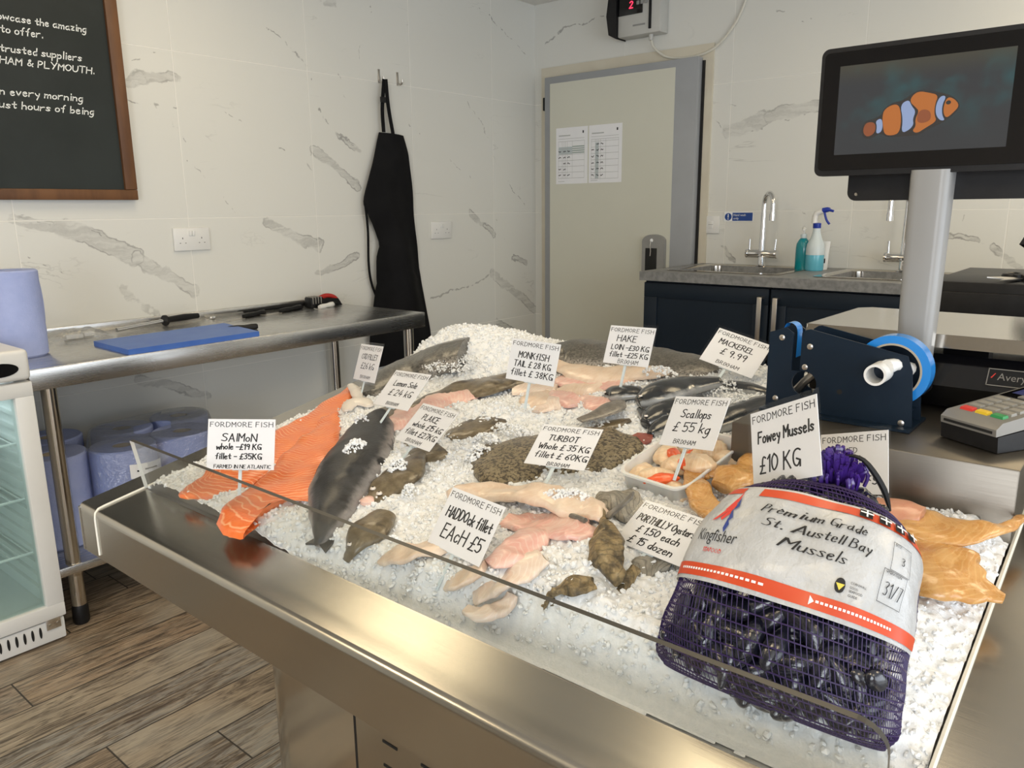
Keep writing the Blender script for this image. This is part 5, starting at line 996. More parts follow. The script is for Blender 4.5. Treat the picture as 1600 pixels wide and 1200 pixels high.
FISH = {'salA': {'b': 0.011, 's': [(0.013, 0.433, 0.0189, 0.0106), (0.042, 0.376, 0.0188, 0.0262), (0.077, 0.313, 0.0188, 0.0364), (0.099, 0.26, 0.0188, 0.0485), (0.114, 0.208, 0.0188, 0.0547), (0.122, 0.17, 0.0188, 0.0594), (0.134, 0.118, 0.0188, 0.065), (0.135, 0.064, 0.0188, 0.0654), (0.121, 0.0382, 0.0188, 0.0515), (0.109, 0.0334, 0.0188, 0.0256)]}, 'salB': {'b': 0.012, 's': [(0.096, 0.319, 0.023, 0.0114), (0.147, 0.26, 0.023, 0.0303), (0.2, 0.195, 0.023, 0.0448), (0.251, 0.132, 0.023, 0.0559), (0.286, 0.081, 0.023, 0.069), (0.305, 0.042, 0.023, 0.075), (0.312, 0.0389, 0.0219, 0.0709)]}, 'dark': {'b': 0.03, 's': [(0.201, 0.345, 0.0235, 0.015), (0.224, 0.309, 0.0235, 0.0355), (0.273, 0.246, 0.0236, 0.0488), (0.323, 0.183, 0.0282, 0.0548), (0.357, 0.134, 0.0261, 0.0497), (0.389, 0.091, 0.0237, 0.0377), (0.423, 0.051, 0.0235, 0.0233), (0.438, 0.03, 0.0165, 0.0113), (0.438, 0.0258, 0.0107, 0.0077)]}, 'flapA': {'b': 0.006, 's': [(0.151, 0.365, 0.0295, 0.0071), (0.12, 0.372, 0.0295, 0.018), (0.106, 0.36, 0.0295, 0.0197), (0.129, 0.33, 0.0295, 0.0074)]}, 'flapB': {'b': 0.006, 's': [(0.023, 0.426, 0.0296, 0.0081), (0.07, 0.4, 0.0295, 0.0115), (0.103, 0.379, 0.0295, 0.0072)]}, 'cod': {'b': 0.03, 's': [(0.088, 0.411, 0.0136, 0.0208), (0.077, 0.466, 0.0144, 0.0563), (0.084, 0.533, 0.022, 0.075), (0.129, 0.584, 0.0417, 0.075), (0.179, 0.61, 0.051, 0.075)]}, 'sole1': {'b': 0.007, 's': [(0.16, 0.364, 0.0208, 0.0103), (0.185, 0.368, 0.0208, 0.0318), (0.219, 0.376, 0.0208, 0.0365), (0.234, 0.394, 0.021, 0.0194)]}, 'sole2': {'b': 0.01, 's': [(0.229, 0.392, 0.0247, 0.015), (0.252, 0.469, 0.0264, 0.0387), (0.281, 0.517, 0.0268, 0.0482), (0.32, 0.566, 0.0286, 0.0394), (0.358, 0.596, 0.0282, 0.0212)]}, 'pink': {'b': 0.012, 's': [(0.255, 0.31, 0.022, 0.0182), (0.252, 0.347, 0.022, 0.0364), (0.254, 0.392, 0.0226, 0.0449), (0.267, 0.436, 0.0261, 0.0444), (0.281, 0.482, 0.0247, 0.0345), (0.289, 0.508, 0.0239, 0.0162)]}, 'pl1': {'b': 0.011, 's': [(0.387, 0.262, 0.0253, 0.0113), (0.422, 0.196, 0.0318, 0.0314), (0.425, 0.161, 0.0281, 0.0292), (0.428, 0.136, 0.0238, 0.0189), (0.427, 0.117, 0.0219, 0.011)]}, 'pl2': {'b': 0.011, 's': [(0.476, 0.107, 0.0229, 0.0179), (0.489, 0.068, 0.0228, 0.0298), (0.491, 0.043, 0.0183, 0.0205), (0.486, 0.025, 0.0023, 0.0074)]}, 'pl3': {'b': 0.007, 's': [(0.329, 0.294, 0.0194, 0.02), (0.385, 0.277, 0.0211, 0.0341), (0.397, 0.3, 0.0192, 0.0251)]}, 'pl4': {'b': 0.007, 's': [(0.377, 0.336, 0.0198, 0.0144), (0.383, 0.361, 0.0199, 0.0325), (0.397, 0.393, 0.0206, 0.0378), (0.425, 0.428, 0.0206, 0.022)]}, 'turbot': {'b': 0.014, 's': [(0.487, 0.27, 0.0206, 0.0132), (0.501, 0.284, 0.0205, 0.0704), (0.528, 0.311, 0.0205, 0.075), (0.558, 0.343, 0.0205, 0.075), (0.594, 0.375, 0.0205, 0.075), (0.628, 0.409, 0.0205, 0.075), (0.654, 0.431, 0.0205, 0.0493), (0.67, 0.448, 0.0205, 0.022)]}, 'fin1': {'b': 0.006, 's': [(0.562, 0.449, 0.0375, 0.0091), (0.576, 0.483, 0.0375, 0.0173), (0.584, 0.518, 0.0383, 0.0215), (0.587, 0.538, 0.04, 0.0074)]}, 'fin2': {'b': 0.004, 's': [(0.58, 0.465, 0.021, 0.0097), (0.599, 0.491, 0.0211, 0.0144), (0.615, 0.513, 0.0217, 0.0072)]}, 'mk1': {'b': 0.01, 's': [(0.344, 0.544, 0.0221, 0.0271), (0.373, 0.566, 0.022, 0.0395), (0.417, 0.581, 0.0212, 0.0249)]}, 'mk2': {'b': 0.01, 's': [(0.391, 0.514, 0.0229, 0.0174), (0.426, 0.525, 0.0227, 0.0425), (0.45, 0.544, 0.0227, 0.0281)]}, 'mk3': {'b': 0.009, 's': [(0.455, 0.474, 0.0223, 0.0094), (0.451, 0.51, 0.0223, 0.0268), (0.47, 0.542, 0.0224, 0.0255)]}, 'mk4': {'b': 0.011, 's': [(0.43, 0.552, 0.025, 0.0102), (0.471, 0.54, 0.0249, 0.0243), (0.505, 0.513, 0.0248, 0.0089)]}, 'mk5': {'b': 0.009, 's': [(0.438, 0.561, 0.0226, 0.0185), (0.466, 0.596, 0.0233, 0.0349), (0.509, 0.618, 0.0264, 0.0224)]}, 'mk6': {'b': 0.01, 's': [(0.493, 0.557, 0.0231, 0.0137), (0.531, 0.544, 0.0237, 0.0247), (0.562, 0.527, 0.0235, 0.0095)]}, 'hk1': {'b': 0.012, 's': [(0.355, 0.665, 0.0391, 0.0119), (0.402, 0.65, 0.0332, 0.0259), (0.462, 0.645, 0.0311, 0.0408), (0.519, 0.665, 0.034, 0.037), (0.593, 0.69, 0.037, 0.0164)]}, 'hk2': {'b': 0.01, 's': [(0.4, 0.613, 0.0249, 0.0174), (0.459, 0.617, 0.0242, 0.0327), (0.55, 0.624, 0.0296, 0.0209)]}, 'hake': {'b': 0.026, 's': [(0.325, 0.698, 0.0338, 0.0242), (0.35, 0.723, 0.0309, 0.0678), (0.427, 0.744, 0.0271, 0.0684), (0.511, 0.747, 0.0265, 0.0631), (0.593, 0.743, 0.0265, 0.0558), (0.665, 0.748, 0.0265, 0.0367)]}, 'mc1': {'b': 0.013, 's': [(0.528, 0.576, 0.0282, 0.0118), (0.543, 0.583, 0.0302, 0.027), (0.573, 0.586, 0.0345, 0.0258), (0.597, 0.582, 0.0365, 0.01)]}, 'mc2': {'b': 0.018, 's': [(0.612, 0.545, 0.0386, 0.0106), (0.627, 0.568, 0.0437, 0.033), (0.644, 0.592, 0.0472, 0.0396), (0.661, 0.624, 0.046, 0.0284), (0.699, 0.663, 0.0437, 0.0115)]}, 'mc3': {'b': 0.018, 's': [(0.655, 0.494, 0.0306, 0.0102), (0.66, 0.528, 0.0319, 0.0297), (0.679, 0.555, 0.0342, 0.0364), (0.704, 0.591, 0.0352, 0.0213)]}, 'mc4': {'b': 0.016, 's': [(0.677, 0.47, 0.024, 0.0072), (0.677, 0.498, 0.0241, 0.0212), (0.685, 0.533, 0.0252, 0.0291), (0.702, 0.564, 0.0269, 0.0191)]}, 'mc5': {'b': 0.01, 's': [(0.692, 0.678, 0.0332, 0.0108), (0.731, 0.679, 0.0329, 0.018), (0.777, 0.672, 0.0319, 0.0095)]}, 'mc6': {'b': 0.018, 's': [(0.753, 0.526, 0.0286, 0.0152), (0.766, 0.575, 0.0289, 0.0272), (0.783, 0.609, 0.0301, 0.027), (0.798, 0.635, 0.0329, 0.0192)]}, 'mc7': {'b': 0.01, 's': [(0.616, 0.539, 0.0277, 0.005), (0.643, 0.517, 0.0253, 0.0086), (0.676, 0.491, 0.0246, 0.0061)]}, 'sm1': {'b': 0.012, 's': [(0.832, 0.375, 0.035, 0.0075), (0.81, 0.378, 0.035, 0.0213), (0.805, 0.358, 0.035, 0.0134), (0.829, 0.322, 0.035, 0.017), (0.859, 0.293, 0.035, 0.0205), (0.894, 0.273, 0.035, 0.0165)]}, 'sm2': {'b': 0.016, 's': [(0.851, 0.341, 0.038, 0.0172), (0.858, 0.367, 0.038, 0.0288), (0.862, 0.393, 0.038, 0.0181), (0.847, 0.449, 0.038, 0.006)]}, 'sm3': {'b': 0.013, 's': [(1.015, 0.394, 0.0294, 0.0103), (1.045, 0.379, 0.0302, 0.0309), (1.081, 0.363, 0.033, 0.0355), (1.117, 0.367, 0.0366, 0.0256), (1.143, 0.388, 0.037, 0.0112), (1.161, 0.433, 0.033, 0.0045)]}, 'sm4': {'b': 0.016, 's': [(1.047, 0.361, 0.0288, 0.0164), (1.081, 0.314, 0.0287, 0.04), (1.116, 0.288, 0.0283, 0.0456), (1.141, 0.28, 0.0282, 0.0261), (1.155, 0.28, 0.0281, 0.0133), (1.166, 0.279, 0.0281, 0.0066)]}, 'sm5': {'b': 0.01, 's': [(1.021, 0.379, 0.0427, 0.0126), (1.046, 0.373, 0.0434, 0.0244), (1.074, 0.371, 0.0459, 0.0144)]}, 'ha1': {'b': 0.014, 's': [(0.538, 0.17, 0.0296, 0.0112), (0.562, 0.196, 0.0297, 0.0203), (0.614, 0.216, 0.0327, 0.0221), (0.666, 0.218, 0.0379, 0.0236), (0.722, 0.211, 0.042, 0.0228), (0.759, 0.205, 0.0464, 0.0159), (0.77, 0.209, 0.0438, 0.0093)]}, 'ha1s': {'b': 0.005, 's': [(0.614, 0.201, 0.0348, 0.0033), (0.653, 0.208, 0.0379, 0.0045), (0.698, 0.202, 0.0403, 0.0039), (0.759, 0.178, 0.0545, 0.0036)]}, 'ha2': {'b': 0.009, 's': [(0.542, 0.043, 0.0097, 0.0109), (0.553, 0.049, 0.0135, 0.0169), (0.579, 0.061, 0.0194, 0.0197), (0.61, 0.092, 0.0227, 0.0166)]}, 'ha3': {'b': 0.009, 's': [(0.698, 0.075, 0.0325, 0.0115), (0.708, 0.1, 0.0374, 0.0219), (0.709, 0.135, 0.0359, 0.0229), (0.704, 0.168, 0.0318, 0.0125)]}, 'ha4': {'b': 0.009, 's': [(0.651, 0.046, 0.0031, 0.0107), (0.672, 0.059, 0.0172, 0.0177), (0.691, 0.075, 0.0313, 0.0129)]}, 'ha5': {'b': 0.009, 's': [(0.69, 0.052, -0.0031, 0.0132), (0.709, 0.065, 0.0125, 0.021), (0.731, 0.082, 0.0297, 0.0243), (0.744, 0.114, 0.0358, 0.0201)]}, 'ha6': {'b': 0.009, 's': [(0.693, 0.03, -0.0017, 0.007), (0.717, 0.0297, -0.0017, 0.0113), (0.73, 0.054, -0.0017, 0.0117), (0.733, 0.069, 0.0139, 0.0064)]}, 'ha7': {'b': 0.009, 's': [(0.637, 0.172, 0.0218, 0.0149), (0.682, 0.181, 0.0243, 0.0275), (0.75, 0.17, 0.0424, 0.0262), (0.775, 0.18, 0.0401, 0.0109)]}, 'oy1': {'b': 0.017, 's': [(0.762, 0.207, 0.0463, 0.0054), (0.791, 0.17, 0.0468, 0.0132), (0.819, 0.132, 0.0474, 0.0152), (0.837, 0.111, 0.0391, 0.0054)]}, 'oy2': {'b': 0.01, 's': [(0.774, 0.067, 0.0065, 0.0048), (0.789, 0.075, 0.0219, 0.0109), (0.809, 0.084, 0.0365, 0.0186), (0.824, 0.094, 0.0381, 0.0103)]}, 'oy3': {'b': 0.013, 's': [(0.744, 0.225, 0.0394, 0.0105), (0.751, 0.249, 0.0353, 0.0308), (0.759, 0.278, 0.029, 0.0172)]}, 'oy4': {'b': 0.01, 's': [(0.833, 0.151, 0.027, 0.0071), (0.841, 0.173, 0.0224, 0.0164), (0.863, 0.181, 0.0207, 0.011)]}, 'oy5': {'b': 0.008, 's': [(0.838, 0.114, 0.0281, 0.0039), (0.836, 0.131, 0.028, 0.0073), (0.834, 0.148, 0.0267, 0.005)]}, 'oy6': {'b': 0.01, 's': [(0.879, 0.183, 0.0245, 0.0055), (0.876, 0.213, 0.0245, 0.0099), (0.866, 0.241, 0.0245, 0.0052)]}, 'oy7': {'b': 0.006, 's': [(0.771, 0.065, -0.0067, 0.0042), (0.779, 0.071, 0.0057, 0.0068), (0.785, 0.075, 0.0147, 0.0042)]}}
def piece(key, name, part, mt, label, cat, group=None, **k):
    sp = FISH[key]['s']; mid = sp[len(sp)//2]; t = thing(name, tuple(S(mid[0], mid[1], max(mid[2]-FISH[key]['b'], -.04))), label, cat, group)
    k.setdefault('wob', .003); loft(sp, FISH[key]['b'], seed=len(key)*3+sum(map(ord, key)) % 17, **k).build(part, mt, t, angle=80); return t
def eye(t, u, v, h, r=.004):
    e = MB().lathe(S(u, v, h), [(r, 0), (r*.9, r*.45), (r*.5, r*.75), (0, r*.85)], 16).build('eye', 'belly_white', t)
    MB().lathe(S(u, v, h+r*.55), [(r*.5, 0), (r*.42, r*.25), (0, r*.38)], 12).build('pupil', 'dark_hole', e)
def at(key, f):      # point on the spine
    C = cr(FISH[key]['s'], 60); return C[int(f*59)]
G1 = 'pale fillets on the ice'
t = piece('salA', 'salmon_fillet', 'flesh', 'salmon_flesh', 'long orange salmon fillet whose tail reaches the left end of the ice', 'fish fillet', power=2.6, wob=.004)
t = piece('salB', 'salmon_fillet', 'flesh', 'salmon_flesh', 'wide orange salmon fillet lying beside the whole dark fish', 'fish fillet', power=2.6, wob=.005)
t = piece('dark', 'whole_salmon', 'body', 'dark_skin', 'large whole dark-skinned fish lying right of the salmon fillets', 'fish', wob=.003, flat=.7)
q = at('dark', .03); q2 = at('dark', .10); q3 = at('dark', .97)
fin([(q[0]+.02, q[1]-.005, q[2]+.01), (q[0]+.045, q[1]-.035, q[2]+.004), (q[0]+.040, q[1]-.06, q[2]+.002), (q[0]+.025, q[1]-.035, q[2]+.012)], .003).build('pectoral_fin', 'fin_grey', t)
fin([(q3[0]-.012, q3[1]+.02, q3[2]+.004), (q3[0]+.012, q3[1]+.02, q3[2]+.004), (q3[0]+.024, q3[1]-.012, q3[2]+.001), (q3[0]+.004, q3[1]-.006, q3[2]+.004), (q3[0]-.018, q3[1]-.012, q3[2]+.001)], .003).build('tail_fin', 'dark_skin', t)
t = piece('flapA', 'belly_flap', 'flap', 'belly_white', 'curled white belly flap above the head of the whole dark fish', 'fish piece', power=2, wob=.002)
t = piece('flapB', 'belly_flap', 'flap', 'belly_white', 'small white fish piece directly below the cod price card', 'fish piece', wob=.002)
t = piece('cod', 'whole_cod', 'body', 'cod_skin', 'big speckled grey cod half buried under the ice heap at the back left', 'fish', wob=.003, flat=.8)
t = piece('sole1', 'lemon_sole', 'body', 'brown_skin', 'small brown sole poking out below the lemon sole price card', 'fish', wob=.003)
t = piece('sole2', 'lemon_sole', 'body', 'brown_skin', 'long brown flatfish edge along the foot of the back ice heap', 'fish', wob=.004)
t = piece('pink', 'monkfish_fillet', 'flesh', 'pink_flesh', 'long pink fillet lying between the lemon sole and plaice cards', 'fish fillet', wob=.004)
for kk, lb in (('pl1', 'brown plaice with its face towards the dark fish, under the plaice card'), ('pl2', 'brown plaice nearest the glass right of the dark fish tail'), ('pl3', 'brown flatfish showing through the ice right below the plaice card'), ('pl4', 'brown flatfish showing through the ice left of the turbot')):
    t = piece(kk, 'plaice', 'body', 'brown_skin', lb, 'fish', wob=.003, power=2.3)
    if kk == 'pl1':
        q = at(kk, .84); eye(t, q[0]-.012, q[1]+.012, q[2]+FISH[kk]['b']*.8, .0045); eye(t, q[0]+.008, q[1]+.006, q[2]+FISH[kk]['b']*.8, .0045)
        q = at(kk, .96); MB().lathe(S(q[0], q[1], q[2]), [(.012, 0), (.012, .005), (.006, .009), (0, .0095)], 14).build('lips', 'pink_flesh', t)
    if kk == 'pl2': q = at(kk, .8); eye(t, q[0], q[1], q[2]+FISH[kk]['b']*.8, .004)
t = piece('turbot', 'turbot', 'body', 'turbot_skin', 'large speckled brown turbot in the middle of the ice', 'fish', wob=.003, power=2.2)
q = at('turbot', .97); fin([(q[0]-.02, q[1]-.012, q[2]+.004), (q[0]-.01, q[1]+.022, q[2]+.006), (q[0]+.012, q[1]+.030, q[2]+.005), (q[0]+.022, q[1]+.012, q[2]+.004), (q[0]+.012, q[1]-.016, q[2]+.003)], .003).build('tail_fin', 'red_fin', t)
t = piece('fin1', 'fish_tail', 'tail', 'fin_grey', 'upright grey fish tail standing out of the ice behind the turbot', 'fish tail', wob=.001)
t = piece('fin2', 'fish_tail', 'tail', 'brown_skin', 'low brown fish tail on the ice just behind the turbot card', 'fish tail', wob=.001)
for kk, mt, lb in (('mk1', 'white_flesh', 'pale monkfish tail directly below the monkfish card'), ('mk2', 'tan_flesh', 'tan monkfish tail in the middle of the monkfish pile'), ('mk3', 'white_flesh', 'white monkfish tail at the front of the monkfish pile'), ('mk4', 'pink_flesh', 'pinkest monkfish tail right of the monkfish card'), ('mk5', 'tan_flesh', 'monkfish tail running towards the hake card'), ('mk6', 'pink_flesh', 'pink fillet beside the first mackerel head')):
    piece(kk, 'monkfish_tail', 'flesh', mt, lb, 'fish fillet', 'monkfish tails', wob=.005)
piece('hk1', 'hake_fillet', 'flesh', 'tan_flesh', 'hake fillet lying along the front of the whole hake', 'fish fillet', 'hake fillets', wob=.004)
piece('hk2', 'hake_fillet', 'flesh', 'pink_flesh', 'hake fillet nearer the monkfish, below the hake card', 'fish fillet', 'hake fillets', wob=.004)
t = piece('hake', 'whole_hake', 'body', 'hake_skin', 'long whole grey hake along the back edge of the ice', 'fish', wob=.003, flat=.8)
for kk, lb in (('mc1', 'leftmost mackerel, only its head above the ice'), ('mc2', 'mackerel pointing left beneath the mackerel card, topmost of the pile'), ('mc3', 'middle mackerel of the pile left of the scallops card'), ('mc4', 'lowest mackerel of the pile, next to the scallops card'), ('mc5', 'thin mackerel under ice near the bag sealer, furthest back'), ('mc6', 'mackerel between the scallops card and the till step'), ('mc7', 'small dark mackerel head at the front of the mackerel pile')):
    t = piece(kk, 'mackerel', 'body', 'mackerel_skin', lb, 'fish', 'mackerel', wob=.0012, flat=.9)
    if kk in ('mc1', 'mc2', 'mc3'):
        q = at(kk, .14); a_ = at(kk, .2); eye(t, q[0]-.002, q[1]-q[3]*.55, q[2]+FISH[kk]['b']*.6, .0032)
for kk, mt, lb in (('sm1', 'smoked_flesh', 'smoked haddock fillet curling over the right corner of the scallop tub'), ('sm2', 'smoked_flesh', 'curled smoked haddock fillet between the scallop tub and the mussels card'), ('sm3', 'smoked_flesh', 'smoked haddock fillet against the till step with a long tail'), ('sm4', 'smoked_flesh', 'widest smoked haddock fillet, right of the mussel bag')):
    piece(kk, 'smoked_haddock_fillet', 'flesh', mt, lb, 'fish fillet', 'smoked haddock fillets', wob=.005, power=2.3, curl=.3)
piece('sm5', 'smoked_haddock_fillet', 'flesh', 'smoked_pink', 'pinkish smoked fillet piece right behind the knot of the mussel bag', 'fish fillet', 'smoked haddock fillets', wob=.003)
for kk, mt, lb in (('ha1', 'tan_flesh', 'long pale haddock fillet with a grey tail, below the turbot card'), ('ha2', 'tan_flesh', 'haddock fillet left of the haddock card near the glass'), ('ha3', 'pink_flesh', 'pink haddock fillet right of the haddock card'), ('ha4', 'tan_flesh', 'short haddock fillet below the haddock card at the glass'), ('ha5', 'white_flesh', 'curled haddock fillet nearest the glass in the front row'), ('ha6', 'white_flesh', 'curled-up end of haddock at the very front of the ice'), ('ha7', 'pink_flesh', 'flat pink haddock fillet right of the haddock card, half under ice')):
    t = piece(kk, 'haddock_fillet', 'flesh', mt, lb, 'fish fillet', 'haddock fillets', wob=.007, power=2.5, curl=.35)
    if kk == 'ha1':
        q = at(kk, .98); fin([(q[0]-.004, q[1]-.006, q[2]+.004), (q[0]+.012, q[1]-.012, q[2]+.010), (q[0]+.030, q[1]+.012, q[2]+.030), (q[0]+.028, q[1]+.020, q[2]+.034), (q[0]+.010, q[1]+.012, q[2]+.014)], .003).build('tail_fin', 'fin_grey', t)
        loft(FISH['ha1s']['s'], FISH['ha1s']['b'], wob=.001).build('skin_edge', 'fin_grey', t)
for kk, mt, lb in (('oy1', 'oyster_shell', 'largest oyster, brown and upright, left of the oysters card'), ('oy2', 'oyster_shell', 'oyster lying on the ice in front of the brown upright oyster'), ('oy3', 'oyster_pale', 'pale ridged oyster above the brown upright one'), ('oy4', 'oyster_pale', 'oyster under the front edge of the oysters card'), ('oy5', 'oyster_shell', 'small dark oyster between the upright oyster and the card'), ('oy6', 'oyster_pale', 'oyster between the oysters card and the mussel bag'), ('oy7', 'oyster_shell', 'small oyster chip nearest the glass edge')):
    piece(kk, 'oyster', 'shell', mt, lb, 'oyster', 'oysters', wob=.012, flat=.6)

# ---- tub of scallops
TU = [(0.714, 0.317), (0.816, 0.305), (0.814, 0.464), (0.726, 0.481), 0.006]
def tubpt(a, b, h): return S(TU[0][0]+(TU[1][0]-TU[0][0])*a+(TU[3][0]-TU[0][0])*b, TU[0][1]+(TU[1][1]-TU[0][1])*a+(TU[3][1]-TU[0][1])*b, TU[4]+h)
t = thing('scallop_tub', tuple(tubpt(.5, .5, 0)), 'clear white plastic tub of scallops on the ice under the scallops card', 'tub')
ol = outline(.5, .5, .5, .5, .16, 6); n = len(ol); k = MB(); V = []
for s_, h in ((.90, .001), (.93, .002), (.99, .036), (1.035, .038), (1.035, .041), (.975, .041), (.90, .004)): V += [tubpt(.5+(x-.5)*s_, .5+(y-.5)*s_, h) for x, y in ol]
k.add(V, [(i*n+j, i*n+(j+1) % n, (i+1)*n+(j+1) % n, (i+1)*n+j) for i in range(6) for j in range(n)]+[tuple(range(n))[::-1], tuple(range(6*n, 7*n))]).build('tub', 'tub_plastic', t, angle=60)
def blob(c, r, seed, sq=.7, st=(1, 1, 1)):
    bm = bmesh.new(); bmesh.ops.create_icosphere(bm, subdivisions=4, radius=1)
    for v in bm.verts:
        d = 1+.22*noise.noise((v.co.x*1.3+seed, v.co.y*1.3, v.co.z*1.3))+.08*noise.noise((v.co.x*4+seed, v.co.y*4, v.co.z*4)); v.co = Vector((v.co.x*r*st[0], v.co.y*r*st[1], v.co.z*r*sq*st[2]))*d
    k = MB(); vs = [v.co.copy() for v in bm.verts]; Mx = basis(Uv, Vv, Wv) @ Matrix.Rotation(seed*1.7, 4, 'Z'); fs = [[v.index for v in f.verts] for f in bm.faces]
    k.add([Vector(c)+(Mx.to_3x3() @ v) for v in vs], fs, [(v.x, .5+.5*v.y/r) for v in vs]); bm.free(); return k
SCs = [(.14, .22, 0, 0, 'scallop at the near left corner of the tub'), (.42, .16, 1, 0, 'scallop with orange roe at the front edge of the tub'), (.72, .14, 0, 0, 'scallop in the front right corner of the tub beside the smoked haddock'), (.20, .55, 1, 0, 'scallop at the left side of the tub with bright orange roe at its end'), (.52, .46, 1, 1, 'scallop with the largest orange roe in the middle of the tub'), (.80, .46, 0, 1, 'scallop right of the orange roe in the tub'), (.30, .82, 1, 0, 'scallop with orange roe at the back left of the tub'), (.62, .80, 0, 0, 'scallop at the back of the tub right below the card'), (.86, .80, 0, 0, 'scallop in the back right corner of the tub')]
for i, (a, b, roe, lift, lb) in enumerate(SCs):
    c = tubpt(a, b, .020+.010*lift+.008*(i % 2)); s_ = thing('scallop', tuple(c-Wv*.012), lb, 'scallop', 'scallops in the tub')
    blob(c, .0215, i*3.1+1, .62, (1.2, .85, 1)).build('meat', 'scallop_flesh', s_, angle=80)
    if roe: blob(c+Uv*.016-Vv*.008+Wv*.006, .0135, i*2.3, .6, (1.7, .75, 1)).build('roe', 'roe', s_, angle=80)
# ================================================================ PRICE CARDS
CARDS = {'salmon': [[-3.1338, -1.8935, 0.8202], [0.5563, -0.8309, 0.0102], [0.2404, 0.1727, 0.9552], [0.1038, 0.0745]], 'cod': [[-2.7733, -1.7447, 0.8707], [-0.2791, -0.9566, 0.0843], [0.3448, -0.0179, 0.9385], [0.1027, 0.0711]], 'lemon': [[-2.8671, -1.925, 0.8654], [-0.1396, -0.9881, 0.0644], [0.7136, -0.0553, 0.6984], [0.1045, 0.0747]], 'plaice': [[-2.9421, -2.0571, 0.8418], [-0.237, -0.9701, 0.0526], [0.7301, -0.1421, 0.6684], [0.1049, 0.0741]], 'monk': [[-2.7096, -2.1009, 0.9042], [0.0242, -0.9996, -0.0164], [0.2824, -0.0089, 0.9592], [0.1012, 0.0709]], 'hake': [[-2.59, -2.215, 0.9289], [-0.1298, -0.9905, 0.0447], [0.3574, -0.0047, 0.9339], [0.0979, 0.0673]], 'mackerel': [[-2.4949, -2.353, 0.9238], [-0.0508, -0.9757, -0.2133], [0.6707, -0.1916, 0.7166], [0.1001, 0.0695]], 'turbot': [[-2.9038, -2.2966, 0.8471], [0.0658, -0.9952, 0.0731], [0.7907, 0.0967, 0.6045], [0.0976, 0.0709]], 'scallops': [[-2.8299, -2.454, 0.8864], [-0.3732, -0.9098, 0.1818], [0.5284, -0.0473, 0.8477], [0.1062, 0.0714]], 'haddock': [[-3.1053, -2.2982, 0.7932], [-0.1826, -0.9824, 0.0388], [0.5719, -0.0741, 0.817], [0.1041, 0.0738]], 'oysters': [[-2.9951, -2.4935, 0.811], [-0.2965, -0.9514, 0.0827], [0.7948, -0.1979, 0.5736], [0.1086, 0.0651]], 'mussels': [[-2.9864, -2.6436, 0.9264], [-0.4292, -0.8008, 0.4178], [0.3786, 0.2605, 0.8881], [0.1016, 0.0777]], 'smoked': [[-2.8124, -2.6596, 0.8653], [-0.4535, -0.8349, 0.3119], [0.3271, 0.1696, 0.9297], [0.1037, 0.0714]]}
TXT = {  # lines: text, x centre, baseline, width, cap height, pen (fractions of the card)
 'salmon': [('SAlMoN', .47, .56, .52, .15, 0), ('whole -£19 KG', .47, .40, .66, .11, 0), ('fillet - £35KG', .47, .21, .68, .11, 0), ('FARMED IN NE ATLANTIC', .53, .03, .84, .065, 0)],
 'cod': [('COD FILLET', .52, .60, .70, .14, 0), ('£26 kG', .52, .33, .58, .17, 0), ('BRIXHAM', .52, .07, .44, .08, 0)],
 'lemon': [('Lemon Sole', .52, .58, .64, .15, 0), ('£ 24 kG', .54, .32, .62, .17, 0), ('BRIXHAM', .5, .06, .34, .08, 0)],
 'plaice': [('PLAICE', .48, .62, .44, .14, 0), ('whole £15 kG', .55, .42, .80, .13, 0), ('fillet £27KG', .52, .22, .84, .13, 0), ('BRIXHAM', .48, .05, .42, .08, 0)],
 'monk': [('MONKfISH', .5, .56, .62, .15, 0), ('TAIL £ 28 KG', .5, .35, .76, .14, 0), ('fillet £ 38KG', .52, .13, .86, .15, 0)],
 'hake': [('HAKE', .42, .60, .42, .16, 0), ('LOIN -£30 KG', .53, .38, .82, .13, 0), ('fillet -£25 KG', .53, .19, .84, .13, 0), ('BRIXHAM', .55, .03, .44, .10, 0)],
 'mackerel': [('MACKEREL', .46, .60, .64, .14, 0), ('£ 9.99', .5, .34, .46, .18, 0), ('BRIXHAM', .5, .07, .42, .09, 0)],
 'turbot': [('TURBOT', .45, .61, .50, .14, 0), ('Whole £ 35 KG', .52, .40, .84, .14, 0), ('fillet £ 60KG', .54, .19, .86, .14, 0), ('BRIXHAM', .56, .02, .36, .08, 0)],
 'scallops': [('Scallops', .5, .58, .54, .16, 0), ('£ 55 kg', .5, .30, .66, .18, 0), ('BRIXHAM', .46, .06, .40, .08, 0)],
 'haddock': [('HADDOck fillet', .52, .52, .84, .18, 0), ('EAcH £5', .54, .18, .74, .23, 0)],
 'oysters': [('PORTHILLY Oysters', .5, .56, .84, .15, 0), ('£ 1.50 each', .5, .33, .62, .15, 0), ('£ 15 dozen', .5, .09, .64, .15, 0)],
 'mussels': [('Fowey Mussels', .52, .56, .82, .15, 0), ('£10 KG', .42, .16, .60, .22, 0)],
 'smoked': [('SMOKED', .36, .66, .40, .09, 0), ('HADDOCK', .36, .53, .50, .09, 0), ('£12.99 kg', .44, .22, .84, .14, 0)]}
